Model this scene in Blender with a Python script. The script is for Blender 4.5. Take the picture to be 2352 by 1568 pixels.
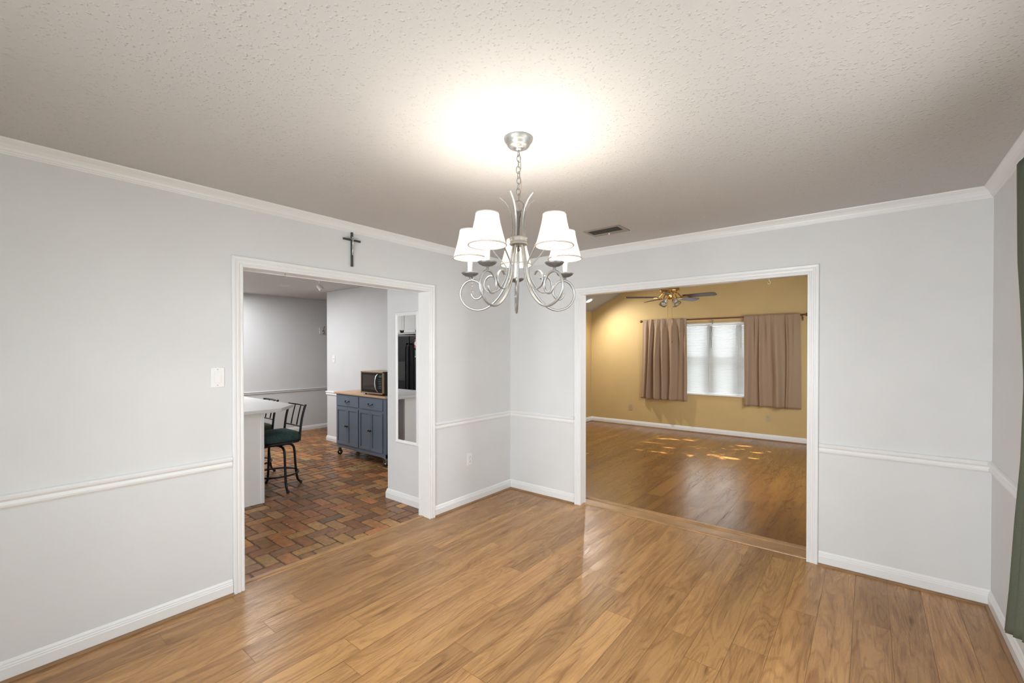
import bpy, math, random
from mathutils import Vector, Matrix
R = math.radians
for o in list(bpy.data.objects): bpy.data.objects.remove(o)
scn = bpy.context.scene
col = scn.collection
# ---------------------------------------------------------------- camera
cam_d = bpy.data.cameras.new('camera'); cam = bpy.data.objects.new('camera', cam_d); col.objects.link(cam)
cam_d.sensor_fit = 'HORIZONTAL'; cam_d.sensor_width = 36.0
cam_d.lens = 1020.5 / 2352 * 36.0
cam_d.shift_y = 29.15 / 2352
cam_d.clip_start = 0.05
yaw, pit, rol = .6761, -.0083, -.0005
fw = Vector((-math.sin(yaw)*math.cos(pit), math.cos(yaw)*math.cos(pit), math.sin(pit)))
rt0 = Vector((math.cos(yaw), math.sin(yaw), 0)); up0 = rt0.cross(fw)
rt = rt0*math.cos(rol) + up0*math.sin(rol); up = up0*math.cos(rol) - rt0*math.sin(rol)
m = Matrix((rt, up, -fw)).transposed().to_4x4(); m.translation = Vector((3.0345, -3.7548, 1.4924))
cam.matrix_world = m
scn.camera = cam
# ---------------------------------------------------------------- colour management, world
scn.view_settings.view_transform = 'Standard'
scn.view_settings.look = 'None'
scn.view_settings.gamma = 1.0
scn.view_settings.use_curve_mapping = False
scn.view_settings.exposure = 0.42
world = bpy.data.worlds.new('world'); scn.world = world
try: world.use_nodes = True
except Exception: pass
bg = world.node_tree.nodes['Background']
bg.inputs[0].default_value = (0.93, 0.97, 1.0, 1); bg.inputs[1].default_value = 4.2

# ---------------------------------------------------------------- lights
def area(name, loc, target, sx, sy, power, color=(1, 1, 1), spread=180):
    d = bpy.data.lights.new(name, 'AREA'); d.shape = 'RECTANGLE'; d.size = sx; d.size_y = sy
    d.energy = power; d.color = color; d.spread = R(spread)
    o = bpy.data.objects.new(name, d); col.objects.link(o); o.location = loc
    o.rotation_euler = (Vector(target) - Vector(loc)).to_track_quat('-Z', 'Y').to_euler()
    return o
DAY = area('dining_window_daylight', (3.66, -1.95, 1.45), (0, -1.95, .8), 1.1, 1.2, 11, (0.93, 0.96, 1.0), 160)
FILL = area('dining_front_fill', (2.1, -4.42, 1.4), (1.9, 0, .8), 1.9, 1.3, 26, (0.91, 0.955, 1.0), 115)  # unseen fill added behind the camera to brighten the dining walls
KIT = area('kitchen_overhead_fill', (-4.05, -1.55, 2.43), (-4.05, -1.55, 0), 1.8, 1.4, 50, (0.98, 0.985, 1.0), 180)  # overhead fill added to brighten the kitchen, no fixture belongs to it
KIT2 = area('kitchen_front_fill', (-1.1, -4.36, 1.45), (-1.1, 0, 1.1), 1.2, 1.1, 23, (0.95, 0.975, 1.0))  # fill added before a solid wall, lights closet and cart fronts
LIV = area('living_side_fill', (2.9, 2.0, 1.5), (0, 2.4, 1.0), 1.4, 1.3, 62, (0.97, 0.98, 1.0))  # unseen side fill added for the living room, no window behind it
CHAND_W = 2.8        # watts of each chandelier bulb
CAN_W = 88           # recessed can spot

# ---------------------------------------------------------------- materials
def new_mat(name):
    mt = bpy.data.materials.new(name)
    try: mt.use_nodes = True
    except Exception: pass
    nt = mt.node_tree
    b = nt.nodes.get('Principled BSDF')
    return mt, nt, b
def N(nt, t, **k):
    n = nt.nodes.new(t)
    for a, v in k.items():
        if a.startswith('i_'):
            key = a[2:]
            n.inputs[int(key) if key.isdigit() else key.replace('_', ' ')].default_value = v
        else: setattr(n, a, v)
    return n
def L(nt, a, b): nt.links.new(a, b)
def basic(name, c, rough=.5, metal=0, spec=.5, bump=0, bscale=60, var=0, **kw):
    mt, nt, b = new_mat(name)
    b.inputs['Base Color'].default_value = (*c, 1); b.inputs['Roughness'].default_value = rough
    b.inputs['Metallic'].default_value = metal; b.inputs['Specular IOR Level'].default_value = spec
    tc = N(nt, 'ShaderNodeTexCoord')
    nz = N(nt, 'ShaderNodeTexNoise', i_Scale=bscale, i_Detail=3.0); L(nt, tc.outputs['Object'], nz.inputs['Vector'])
    if bump:
        bp = N(nt, 'ShaderNodeBump', i_Strength=bump, i_Distance=.002); L(nt, nz.outputs['Fac'], bp.inputs['Height'])
        L(nt, bp.outputs['Normal'], b.inputs['Normal'])
    if var:
        n2 = N(nt, 'ShaderNodeTexNoise', i_Scale=kw.get('vscale', 3.0), i_Detail=4.0); L(nt, tc.outputs['Object'], n2.inputs['Vector'])
        mp = N(nt, 'ShaderNodeMapRange', i_1=.3, i_2=.7, i_3=1-var, i_4=1+var*.5); L(nt, n2.outputs['Fac'], mp.inputs[0])
        mx = N(nt, 'ShaderNodeVectorMath', operation='SCALE'); mx.inputs[0].default_value = c
        L(nt, mp.outputs[0], mx.inputs['Scale']); L(nt, mx.outputs[0], b.inputs['Base Color'])
    return mt
M = {}
M['wall'] = basic('wall_paint_grey', (.735, .74, .74), .6, spec=.3, bump=.12, bscale=220, var=.03, vscale=2.5)
M['kwall'] = basic('kitchen_wall_paint', (.68, .69, .695), .6, spec=.3, bump=.12, bscale=220, var=.03)
M['ywall'] = basic('wall_paint_mustard', (.60, .435, .20), .6, spec=.3, bump=.3, bscale=150, var=.04)
M['white'] = basic('white_trim_paint', (.84, .84, .835), .32, spec=.45, bump=.04, bscale=40)
M['switch'] = basic('white_plastic', (.84, .84, .82), .35)
M['ivory'] = basic('ivory_plastic', (.50, .40, .24), .4)
M['slot'] = basic('dark_slot', (.08, .08, .08), .6)
M['screw'] = basic('screw_metal', (.45, .44, .42), .35, .8)
M['nickel'] = basic('brushed_silver_metal', (.37, .365, .355), .42, .75, bump=.25, bscale=160, var=.12, vscale=30)
M['nickel_dark'] = basic('antiqued_silver_metal', (.20, .195, .19), .45, .7, bump=.2, bscale=120, var=.15, vscale=25)
M['sleeve'] = basic('candle_sleeve_cream', (.72, .70, .65), .5, bump=.2, bscale=90)
M['cord'] = basic('brown_lamp_cord', (.30, .23, .18), .5)
M['bronze'] = basic('vent_metal_taupe', (.36, .32, .27), .45, .3)
M['ventdark'] = basic('vent_duct_shade', (.04, .035, .03), .8)
M['crossdark'] = basic('pewter_dark', (.10, .10, .095), .4, .6, bump=.2, bscale=150)
M['pewter'] = basic('pewter_light', (.60, .60, .58), .3, .9)
M['black'] = basic('black_powdercoat', (.018, .018, .02), .32, .2)
M['blackgloss'] = basic('black_appliance_gloss', (.005, .005, .006), .22, spec=.22, bump=.35, bscale=300)
M['blackmatte'] = basic('black_rubber', (.02, .02, .02), .6)
M['mwframe'] = basic('microwave_bronze_steel', (.42, .29, .18), .35, .7)
M['mwglass'] = basic('microwave_dark_window', (.035, .022, .014), .08)
M['chrome'] = basic('chrome', (.75, .75, .75), .18, 1)
M['blue'] = basic('cart_paint_slate_blue', (.14, .18, .235), .42, spec=.4, bump=.05, bscale=200, var=.05)
M['brass'] = basic('polished_brass', (.78, .50, .16), .18, 1)
M['rodwood'] = basic('rod_cherry_wood', (.17, .06, .025), .3, var=.2)
M['walnut'] = basic('fan_blade_walnut', (.055, .032, .022), .22, spec=.6, var=.2, vscale=9)
M['slat'] = basic('blind_slat_white', (.9, .9, .9), .4)
M['green_knit'] = basic('magnet_green', (.06, .26, .12), .5)
M['red'] = basic('magnet_red', (.6, .07, .05), .5)
M['pinkish'] = basic('magnet_cream', (.75, .62, .55), .5)
M['lounge_white'] = basic('island_laminate_white', (.84, .84, .82), .3)
M['cabinet'] = basic('cabinet_paint', (.62, .62, .61), .4)
M['worktop'] = basic('worktop_laminate', (.70, .70, .69), .3)
M['greenbase'] = basic('seat_frame', (.02, .02, .02), .5)
M['shoe'] = basic('shoe_moulding_oak', (.30, .165, .075), .45, var=.2, vscale=8)
M['reducer'] = basic('threshold_oak', (.46, .26, .115), .34, var=.22, vscale=6)
M['leaf'] = basic('shrub_leaf', (.05, .12, .03), .6)
M['grass'] = basic('lawn', (.30, .32, .26), .9)
M['displaygreen'] = basic('microwave_display', (.03, .10, .05), .2)

def wood_floor(name, light, dark, sat=1.0, rough=.25):
    mt, nt, b = new_mat(name)
    uv = N(nt, 'ShaderNodeUVMap', uv_map='UVMap')
    at = N(nt, 'ShaderNodeAttribute', attribute_name='rnd')
    sp = N(nt, 'ShaderNodeSeparateColor'); L(nt, at.outputs['Color'], sp.inputs[0])
    su = N(nt, 'ShaderNodeSeparateXYZ'); L(nt, uv.outputs[0], su.inputs[0])
    mul = N(nt, 'ShaderNodeMath', operation='MULTIPLY'); mul.inputs[1].default_value = 53.0; L(nt, sp.outputs[0], mul.inputs[0])
    cb = N(nt, 'ShaderNodeCombineXYZ'); L(nt, su.outputs[0], cb.inputs[0]); L(nt, su.outputs[1], cb.inputs[1]); L(nt, mul.outputs[0], cb.inputs[2])
    def scaled(x, y, z=1.0):
        v = N(nt, 'ShaderNodeVectorMath', operation='MULTIPLY'); v.inputs[1].default_value = (x, y, z)
        L(nt, cb.outputs[0], v.inputs[0]); return v.outputs[0]
    # knots: sparse voronoi cells
    vk = N(nt, 'ShaderNodeTexVoronoi', i_Scale=1.0, i_Randomness=1.0); L(nt, scaled(1.15, 6.2), vk.inputs['Vector'])
    kd = N(nt, 'ShaderNodeMapRange', i_1=.0, i_2=.30, i_3=1.0, i_4=0.0); L(nt, vk.outputs['Distance'], kd.inputs[0])
    n1 = N(nt, 'ShaderNodeTexNoise', i_Scale=1.0, i_Detail=2.0, i_Roughness=.45, i_Distortion=.5); L(nt, scaled(1.0, 6.4), n1.inputs['Vector'])
    a1 = N(nt, 'ShaderNodeMath', operation='MULTIPLY_ADD'); a1.inputs[1].default_value = .12
    L(nt, kd.outputs[0], a1.inputs[0]); L(nt, n1.outputs['Fac'], a1.inputs[2])
    m1 = N(nt, 'ShaderNodeMath', operation='MULTIPLY'); m1.inputs[1].default_value = 95.0; L(nt, a1.outputs[0], m1.inputs[0])
    s1 = N(nt, 'ShaderNodeMath', operation='SINE'); L(nt, m1.outputs[0], s1.inputs[0])
    ring = N(nt, 'ShaderNodeMapRange', i_1=.1, i_2=1.0, i_3=0.0, i_4=1.0); L(nt, s1.outputs[0], ring.inputs[0])
    g = N(nt, 'ShaderNodeTexNoise', i_Scale=1.0, i_Detail=3.0, i_Roughness=.6); L(nt, scaled(9, 260), g.inputs['Vector'])
    big = N(nt, 'ShaderNodeTexNoise', i_Scale=1.0, i_Detail=3.0, i_Roughness=.55, i_Distortion=.6); L(nt, scaled(1.3, 10, 2.0), big.inputs['Vector'])
    crk = N(nt, 'ShaderNodeTexNoise', i_Scale=1.0, i_Detail=4.0, i_Roughness=.6, i_Distortion=1.2); L(nt, scaled(1.9, 38, 3.0), crk.inputs['Vector'])
    crr = N(nt, 'ShaderNodeMapRange', i_1=.625, i_2=.67, i_3=0.0, i_4=1.0); L(nt, crk.outputs['Fac'], crr.inputs[0])
    kk = N(nt, 'ShaderNodeMapRange', i_1=.72, i_2=.97, i_3=0.0, i_4=1.0); L(nt, kd.outputs[0], kk.inputs[0])
    def madd(x, k, base):
        n = N(nt, 'ShaderNodeMath', operation='MULTIPLY_ADD'); n.inputs[1].default_value = k; L(nt, x, n.inputs[0])
        if isinstance(base, (int, float)): n.inputs[2].default_value = base
        else: L(nt, base, n.inputs[2])
        return n.outputs[0]
    f = madd(g.outputs['Fac'], 1.05, -.62)
    bigr = N(nt, 'ShaderNodeMapRange', i_1=.30, i_2=.72, i_3=0.0, i_4=1.0); L(nt, big.outputs['Fac'], bigr.inputs[0])
    f = madd(bigr.outputs[0], .60, f)
    f = madd(ring.outputs[0], .25, f)
    f = madd(crr.outputs[0], .34, f)
    f = madd(kk.outputs[0], .7, f)
    cl = N(nt, 'ShaderNodeClamp'); L(nt, f, cl.inputs[0])
    mix = N(nt, 'ShaderNodeMix', data_type='RGBA'); mix.inputs['A'].default_value = (*light, 1); mix.inputs['B'].default_value = (*dark, 1)
    L(nt, cl.outputs[0], mix.inputs['Factor'])
    tint = N(nt, 'ShaderNodeMapRange', i_1=0.0, i_2=1.0, i_3=.80, i_4=1.10); L(nt, sp.outputs[1], tint.inputs[0])
    sc = N(nt, 'ShaderNodeVectorMath', operation='SCALE'); L(nt, mix.outputs['Result'], sc.inputs[0]); L(nt, tint.outputs[0], sc.inputs['Scale'])
    hs = N(nt, 'ShaderNodeHueSaturation'); hs.inputs['Saturation'].default_value = sat
    hr = N(nt, 'ShaderNodeMapRange', i_1=0.0, i_2=1.0, i_3=.4985, i_4=.5015); L(nt, sp.outputs[2], hr.inputs[0])
    L(nt, hr.outputs[0], hs.inputs['Hue']); L(nt, sc.outputs[0], hs.inputs['Color'])
    L(nt, hs.outputs[0], b.inputs['Base Color'])
    rr = N(nt, 'ShaderNodeMapRange', i_1=0.0, i_2=1.0, i_3=rough, i_4=rough+.12); L(nt, cl.outputs[0], rr.inputs[0]); L(nt, rr.outputs[0], b.inputs['Roughness'])
    b.inputs['Specular IOR Level'].default_value = .4
    bp = N(nt, 'ShaderNodeBump', i_Strength=.35, i_Distance=.0012, invert=True); L(nt, cl.outputs[0], bp.inputs['Height']); L(nt, bp.outputs['Normal'], b.inputs['Normal'])
    return mt
M['oak'] = wood_floor('oak_laminate_planks', (.53, .298, .128), (.17, .072, .025), 1.04)
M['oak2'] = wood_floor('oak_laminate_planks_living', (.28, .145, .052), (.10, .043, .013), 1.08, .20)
M['oakgap'] = basic('plank_joint', (.17, .085, .035), .6)
M['butcher'] = wood_floor('butcher_block_top', (.68, .43, .24), (.50, .29, .15), 1.0, .35)

def ceiling_mat():
    mt, nt, b = new_mat('knockdown_texture_ceiling')
    b.inputs['Base Color'].default_value = (.60, .585, .57, 1); b.inputs['Roughness'].default_value = .7
    b.inputs['Specular IOR Level'].default_value = .35
    tc = N(nt, 'ShaderNodeTexCoord')
    n1 = N(nt, 'ShaderNodeTexNoise', i_Scale=62.0, i_Detail=2.5, i_Roughness=.5); L(nt, tc.outputs['Object'], n1.inputs['Vector'])
    v = N(nt, 'ShaderNodeTexVoronoi', feature='SMOOTH_F1', i_Scale=98.0); L(nt, tc.outputs['Object'], v.inputs['Vector'])
    r1 = N(nt, 'ShaderNodeMapRange', i_1=.0, i_2=.42, i_3=1.0, i_4=0.0); L(nt, v.outputs['Distance'], r1.inputs[0])
    r2 = N(nt, 'ShaderNodeMapRange', i_1=.50, i_2=.60, i_3=0.0, i_4=1.0); L(nt, n1.outputs['Fac'], r2.inputs[0])
    mu = N(nt, 'ShaderNodeMath', operation='MULTIPLY'); L(nt, r1.outputs[0], mu.inputs[0]); L(nt, r2.outputs[0], mu.inputs[1])
    ad = N(nt, 'ShaderNodeMath', operation='MULTIPLY_ADD'); ad.inputs[1].default_value = .12; L(nt, n1.outputs['Fac'], ad.inputs[0]); L(nt, mu.outputs[0], ad.inputs[2])
    bp = N(nt, 'ShaderNodeBump', i_Strength=.68, i_Distance=.0042); L(nt, ad.outputs[0], bp.inputs['Height']); L(nt, bp.outputs['Normal'], b.inputs['Normal'])
    return mt
M['ceil'] = ceiling_mat()
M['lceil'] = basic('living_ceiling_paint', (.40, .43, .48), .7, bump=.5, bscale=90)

def brick_mat():
    mt, nt, b = new_mat('glazed_brick_pavers')
    at = N(nt, 'ShaderNodeAttribute', attribute_name='col')
    tc = N(nt, 'ShaderNodeTexCoord')
    n1 = N(nt, 'ShaderNodeTexNoise', i_Scale=22.0, i_Detail=5.0, i_Roughness=.65); L(nt, tc.outputs['Object'], n1.inputs['Vector'])
    mp = N(nt, 'ShaderNodeMapRange', i_1=.3, i_2=.7, i_3=.62, i_4=1.3); L(nt, n1.outputs['Fac'], mp.inputs[0])
    sc = N(nt, 'ShaderNodeVectorMath', operation='SCALE'); L(nt, at.outputs['Color'], sc.inputs[0]); L(nt, mp.outputs[0], sc.inputs['Scale'])
    L(nt, sc.outputs[0], b.inputs['Base Color'])
    b.inputs['Roughness'].default_value = .34; b.inputs['Specular IOR Level'].default_value = .38
    n2 = N(nt, 'ShaderNodeTexNoise', i_Scale=60.0, i_Detail=3.0); L(nt, tc.outputs['Object'], n2.inputs['Vector'])
    bp = N(nt, 'ShaderNodeBump', i_Strength=.4, i_Distance=.003); L(nt, n2.outputs['Fac'], bp.inputs['Height']); L(nt, bp.outputs['Normal'], b.inputs['Normal'])
    return mt
M['brick'] = brick_mat()
M['mortar'] = basic('brick_joint_mortar', (.115, .072, .042), .55, var=.4, vscale=12, bump=.5)

def fabric(name, c, c2, weave=900, rough=.9, trans=0.0):
    mt, nt, b = new_mat(name)
    tc = N(nt, 'ShaderNodeTexCoord')
    n1 = N(nt, 'ShaderNodeTexNoise', i_Scale=weave/6, i_Detail=2.0); L(nt, tc.outputs['Object'], n1.inputs['Vector'])
    mix = N(nt, 'ShaderNodeMix', data_type='RGBA'); mix.inputs['A'].default_value = (*c, 1); mix.inputs['B'].default_value = (*c2, 1)
    L(nt, n1.outputs['Fac'], mix.inputs['Factor']); L(nt, mix.outputs['Result'], b.inputs['Base Color'])
    b.inputs['Roughness'].default_value = rough; b.inputs['Specular IOR Level'].default_value = .2
    bp = N(nt, 'ShaderNodeBump', i_Strength=.3, i_Distance=.001); L(nt, n1.outputs['Fac'], bp.inputs['Height']); L(nt, bp.outputs['Normal'], b.inputs['Normal'])
    if trans:
        out = nt.nodes['Material Output']; tr = N(nt, 'ShaderNodeBsdfTranslucent'); L(nt, mix.outputs['Result'], tr.inputs[0])
        ms = N(nt, 'ShaderNodeMixShader'); ms.inputs[0].default_value = trans
        L(nt, b.outputs[0], ms.inputs[1]); L(nt, tr.outputs[0], ms.inputs[2]); L(nt, ms.outputs[0], out.inputs[0])
    return mt
M['tan'] = fabric('curtain_tan_linen', (.37, .255, .17), (.46, .33, .23), trans=.12)
M['sage'] = fabric('curtain_sage_green', (.105, .12, .085), (.145, .16, .118), trans=.05)
M['sagehem'] = fabric('curtain_hem_tan', (.24, .20, .14), (.28, .23, .16))
M['slat'] = fabric('blind_slat_white', (.9, .9, .9), (.88, .88, .88), rough=.5, trans=.4)
M['seat'] = fabric('seat_green_velour', (.015, .045, .045), (.075, .125, .115), weave=300)
M['seat2'] = fabric('seat_olive_velour', (.03, .045, .02), (.08, .09, .05), weave=300)
M['shade'] = fabric('lamp_shade_white_fabric', (.93, .90, .84), (.95, .92, .86), trans=.6)
M['shadetrim'] = fabric('lamp_shade_trim', (.40, .36, .33), (.50, .45, .41))

def glass(name, color=(1, 1, 1), rough=0.0):
    mt, nt, b = new_mat(name)
    b.inputs['Base Color'].default_value = (*color, 1); b.inputs['Roughness'].default_value = rough
    b.inputs['Transmission Weight'].default_value = 1.0; b.inputs['IOR'].default_value = 1.45
    return mt
M['crystal'] = glass('crystal_glass'); M['frost'] = glass('fan_frosted_glass', (.93, .95, .95), .25)
def pane():
    mt, nt, b = new_mat('window_pane')
    out = nt.nodes['Material Output']; tr = N(nt, 'ShaderNodeBsdfTransparent'); tr.inputs[0].default_value = (.93, .95, .95, 1)
    gl = N(nt, 'ShaderNodeBsdfGlossy'); gl.inputs['Roughness'].default_value = .02
    ms = N(nt, 'ShaderNodeMixShader'); ms.inputs[0].default_value = .06
    L(nt, tr.outputs[0], ms.inputs[1]); L(nt, gl.outputs[0], ms.inputs[2]); L(nt, ms.outputs[0], out.inputs[0]); return mt
M['pane'] = pane()
M['mirror'] = basic('mirror_silver', (.88, .89, .89), .01, 1)
def emis(name, c, s):
    mt, nt, b = new_mat(name)
    b.inputs['Base Color'].default_value = (.8, .8, .8, 1)
    b.inputs['Emission Color'].default_value = (*c, 1); b.inputs['Emission Strength'].default_value = s; return mt
M['bulb'] = emis('lit_bulb', (1, .95, .86), 12)
M['canlens'] = emis('lit_recessed_lens', (1, .98, .95), 30)
def beadboard():
    mt, nt, b = new_mat('beadboard_panel')
    b.inputs['Base Color'].default_value = (.55, .55, .54, 1); b.inputs['Roughness'].default_value = .4
    tc = N(nt, 'ShaderNodeTexCoord'); w = N(nt, 'ShaderNodeTexWave', i_Scale=9.0); L(nt, tc.outputs['Object'], w.inputs['Vector'])
    bp = N(nt, 'ShaderNodeBump', i_Strength=.8, i_Distance=.006); L(nt, w.outputs['Fac'], bp.inputs['Height']); L(nt, bp.outputs['Normal'], b.inputs['Normal'])
    return mt
M['bead'] = beadboard()

# ---------------------------------------------------------------- mesh helpers
class MB:
    def __init__(s): s.v = []; s.f = []; s.sm = []
    def add(s, vs, fs, smooth=False):
        o = len(s.v); s.v += [tuple(p) for p in vs]; s.f += [tuple(i+o for i in f) for f in fs]; s.sm += [smooth]*len(fs); return s
    def box(s, x0, x1, y0, y1, z0, z1):
        if x0 > x1: x0, x1 = x1, x0
        if y0 > y1: y0, y1 = y1, y0
        if z0 > z1: z0, z1 = z1, z0
        vs = [(x0,y0,z0),(x1,y0,z0),(x1,y1,z0),(x0,y1,z0),(x0,y0,z1),(x1,y0,z1),(x1,y1,z1),(x0,y1,z1)]
        return s.add(vs, [(0,3,2,1),(4,5,6,7),(0,1,5,4),(1,2,6,5),(2,3,7,6),(3,0,4,7)])
    def prism(s, poly, axis, a, b):
        n = len(poly)
        def P(p, h):
            return {'z': (p[0], p[1], h), 'y': (p[0], h, p[1]), 'x': (h, p[0], p[1])}[axis]
        vs = [P(p, a) for p in poly] + [P(p, b) for p in poly]
        fs = [tuple(range(n))[::-1], tuple(range(n, 2*n))] + [(i, (i+1) % n, (i+1) % n+n, i+n) for i in range(n)]
        return s.add(vs, fs)
    def tube(s, pts, r, seg=10, closed=False, ell=None):
        pts = [Vector(p) for p in pts]; n = len(pts)
        rs = r if isinstance(r, (list, tuple)) else [r]*n
        tang = []
        for i in range(n):
            a = pts[(i-1) % n] if (closed or i > 0) else pts[i]; b = pts[(i+1) % n] if (closed or i < n-1) else pts[i]
            t = (b-a); tang.append(t.normalized() if t.length > 1e-9 else Vector((0, 0, 1)))
        t0 = tang[0]; u = t0.orthogonal().normalized() if not ell else (Vector(ell[0]) - t0*Vector(ell[0]).dot(t0)).normalized()
        vs = []; fs = []
        for i in range(n):
            t = tang[i]
            if ell: u = (Vector(ell[0]) - t*Vector(ell[0]).dot(t)); u = u.normalized() if u.length > 1e-6 else t.orthogonal().normalized()
            else:
                u = u - t*u.dot(t); u = u.normalized() if u.length > 1e-9 else t.orthogonal().normalized()
            w = t.cross(u)
            ku, kw = (ell[1], ell[2]) if ell else (1, 1)
            for k in range(seg):
                a = 2*math.pi*k/seg; vs.append(pts[i] + (u*math.cos(a)*ku + w*math.sin(a)*kw)*rs[i])
        m_ = n if closed else n-1
        for i in range(m_):
            for k in range(seg):
                fs.append((i*seg+k, i*seg+(k+1) % seg, ((i+1) % n)*seg+(k+1) % seg, ((i+1) % n)*seg+k))
        if not closed:
            fs.append(tuple(range(seg))[::-1]); fs.append(tuple((n-1)*seg+k for k in range(seg)))
        return s.add(vs, fs, True)
    def lathe(s, prof, c=(0, 0, 0), seg=32, axis=None, cap=True):
        c = Vector(c); q = Vector(axis).to_track_quat('Z', 'Y') if axis else None
        vs = []; n = len(prof)
        for (r, z) in prof:
            for k in range(seg):
                a = 2*math.pi*k/seg; p = Vector((r*math.cos(a), r*math.sin(a), z))
                if q: p = q @ p
                vs.append(c+p)
        fs = []
        for i in range(n-1):
            for k in range(seg): fs.append((i*seg+k, i*seg+(k+1) % seg, (i+1)*seg+(k+1) % seg, (i+1)*seg+k))
        if cap:
            if prof[0][0] > 1e-6: fs.append(tuple(range(seg))[::-1])
            if prof[-1][0] > 1e-6: fs.append(tuple((n-1)*seg+k for k in range(seg)))
        return s.add(vs, fs, True)
    def build(s, name, mat, parent=None, bevel=0, seg=2, solid=0, autos=True, sub=0):
        me = bpy.data.meshes.new(name); me.from_pydata(s.v, [], s.f); me.validate()
        for i, p in enumerate(me.polygons):
            p.use_smooth = s.sm[i] if i < len(s.sm) else False
        me.update()
        me.materials.append(mat)
        o = bpy.data.objects.new(name, me); col.objects.link(o)
        if parent: o.parent = parent
        if solid:
            md = o.modifiers.new('solid', 'SOLIDIFY'); md.thickness = solid; md.offset = 0
        if bevel:
            md = o.modifiers.new('bevel', 'BEVEL'); md.width = bevel; md.segments = seg; md.limit_method = 'ANGLE'; md.angle_limit = R(40)
        if sub:
            md = o.modifiers.new('sub', 'SUBSURF'); md.levels = sub; md.render_levels = sub
        return o
def tag(o, label=None, cat=None, group=None, kind=None):
    if label: o['label'] = label
    if cat: o['category'] = cat
    if group: o['group'] = group
    if kind: o['kind'] = kind
    return o
def struct(name, mb, mat, **k):
    o = mb.build(name, mat, **k); o['kind'] = 'structure'; return o
def empty(name, loc, label, cat, group=None, rz=0):
    o = bpy.data.objects.new(name, None); col.objects.link(o); o.location = loc; o.rotation_euler = (0, 0, rz)
    o.empty_display_size = .05
    return tag(o, label, cat, group)
def localize(root):
    """children were modelled in world coordinates: keep them where they are"""
    bpy.context.view_layer.update()
    inv = root.matrix_world.inverted()
    for c in root.children:
        c.matrix_parent_inverse = inv
def spline(pts, n=8):
    pts = [Vector(p) for p in pts]; out = []
    for i in range(len(pts)-1):
        p0 = pts[max(i-1, 0)]; p1 = pts[i]; p2 = pts[i+1]; p3 = pts[min(i+2, len(pts)-1)]
        for k in range(n):
            t = k/n
            out.append(.5*((2*p1)+(p2-p0)*t+(2*p0-5*p1+4*p2-p3)*t*t+(3*p1-p0-3*p2+p3)*t**3))
    out.append(pts[-1]); return out

# wall panel with rectangular holes.  axis 'x': plane x=const thickness a..b, u=y ; axis 'y': u=x
def wall(name, axis, a, b, u0, u1, z0, z1, holes, mat, extra=None):
    us = sorted({u0, u1, *[h[0] for h in holes], *[h[1] for h in holes]}); zs = sorted({z0, z1, *[h[2] for h in holes], *[h[3] for h in holes]})
    mb = MB()
    for i in range(len(us)-1):
        j = 0
        while j < len(zs)-1:
            cu = (us[i]+us[i+1])/2
            inside = lambda jj: any(h[0] < cu < h[1] and h[2] < (zs[jj]+zs[jj+1])/2 < h[3] for h in holes)
            if inside(j): j += 1; continue
            k = j
            while k+1 < len(zs)-1 and not inside(k+1): k += 1
            if axis == 'x': mb.box(a, b, us[i], us[i+1], zs[j], zs[k+1])
            else: mb.box(us[i], us[i+1], a, b, zs[j], zs[k+1])
            j = k+1
    if extra: extra(mb)
    return struct(name, mb, mat)
# moulding run: profile (d,z) pushed out from the wall line p0->p1 along normal n ; m=+1 inner mitre, -1 outer mitre, 0 square
def run(mb, p0, p1, n, prof, m0=0, m1=0, z0=0):
    p0 = Vector(p0); p1 = Vector(p1); n = Vector(n); t = (p1-p0).normalized()
    k = len(prof); vs = []
    for (d, z) in prof:
        q = p0+n*d+t*(m0*d); vs.append((q.x, q.y, z+z0))
    for (d, z) in prof:
        q = p1+n*d-t*(m1*d); vs.append((q.x, q.y, z+z0))
    fs = [tuple(range(k)), tuple(range(k, 2*k))[::-1]] + [(i, (i+1) % k, (i+1) % k+k, i+k) for i in range(k)]
    mb.add(vs, fs)
# casing: profile (w outward from opening edge, d from wall) swept around three sides
def casing(name, axis, plane, sgn, u0, u1, zt, prof, mat):
    k = len(prof); vs = []
    for st in range(4):
        for (w, d) in prof:
            u, z = [(u0-w, 0), (u0-w, zt+w), (u1+w, zt+w), (u1+w, 0)][st]
            vs.append((plane+sgn*d, u, z) if axis == 'x' else (u, plane+sgn*d, z))
    fs = []
    for st in range(3):
        for i in range(k): fs.append((st*k+i, st*k+(i+1) % k, (st+1)*k+(i+1) % k, (st+1)*k+i))
    fs += [tuple(range(k)), tuple(range(3*k, 4*k))[::-1]]
    mb = MB().add(vs, fs); return struct(name, mb, mat)

H = 2.44; W = 3.597; YS = -4.45; KH = 2.46
# ================================================================= SETTING
# ---- dining shell
AO0, AO1, ATOP = -2.65, -1.148, 2.015        # kitchen opening clear edges on the left wall
BO0, BO1, BTOP = .872, 2.702, 2.03           # living opening on the back wall
wall('wall_left', 'x', -.13, 0, YS, 0, 0, KH+.1, [(AO0-.015, AO1+.015, -1, ATOP+.015)], M['wall'])
wall('wall_back', 'y', 0, .05, -.0, W, 0, KH+.1, [(BO0-.015, BO1+.015, -1, BTOP+.015)], M['wall'])
wall('wall_right', 'x', W, W+.13, YS, .05, 0, H+.12, [(-3.25, -1.35, .82, 2.08)], M['wall'])
wall('wall_front', 'y', YS-.13, YS, -.13, W+.13, 0, H+.12, [(1.1, 3.1, .75, 2.05)], M['wall'])
struct('ceiling', MB().box(0, W, YS, 0, H, H+.1), M['ceil'])

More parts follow.
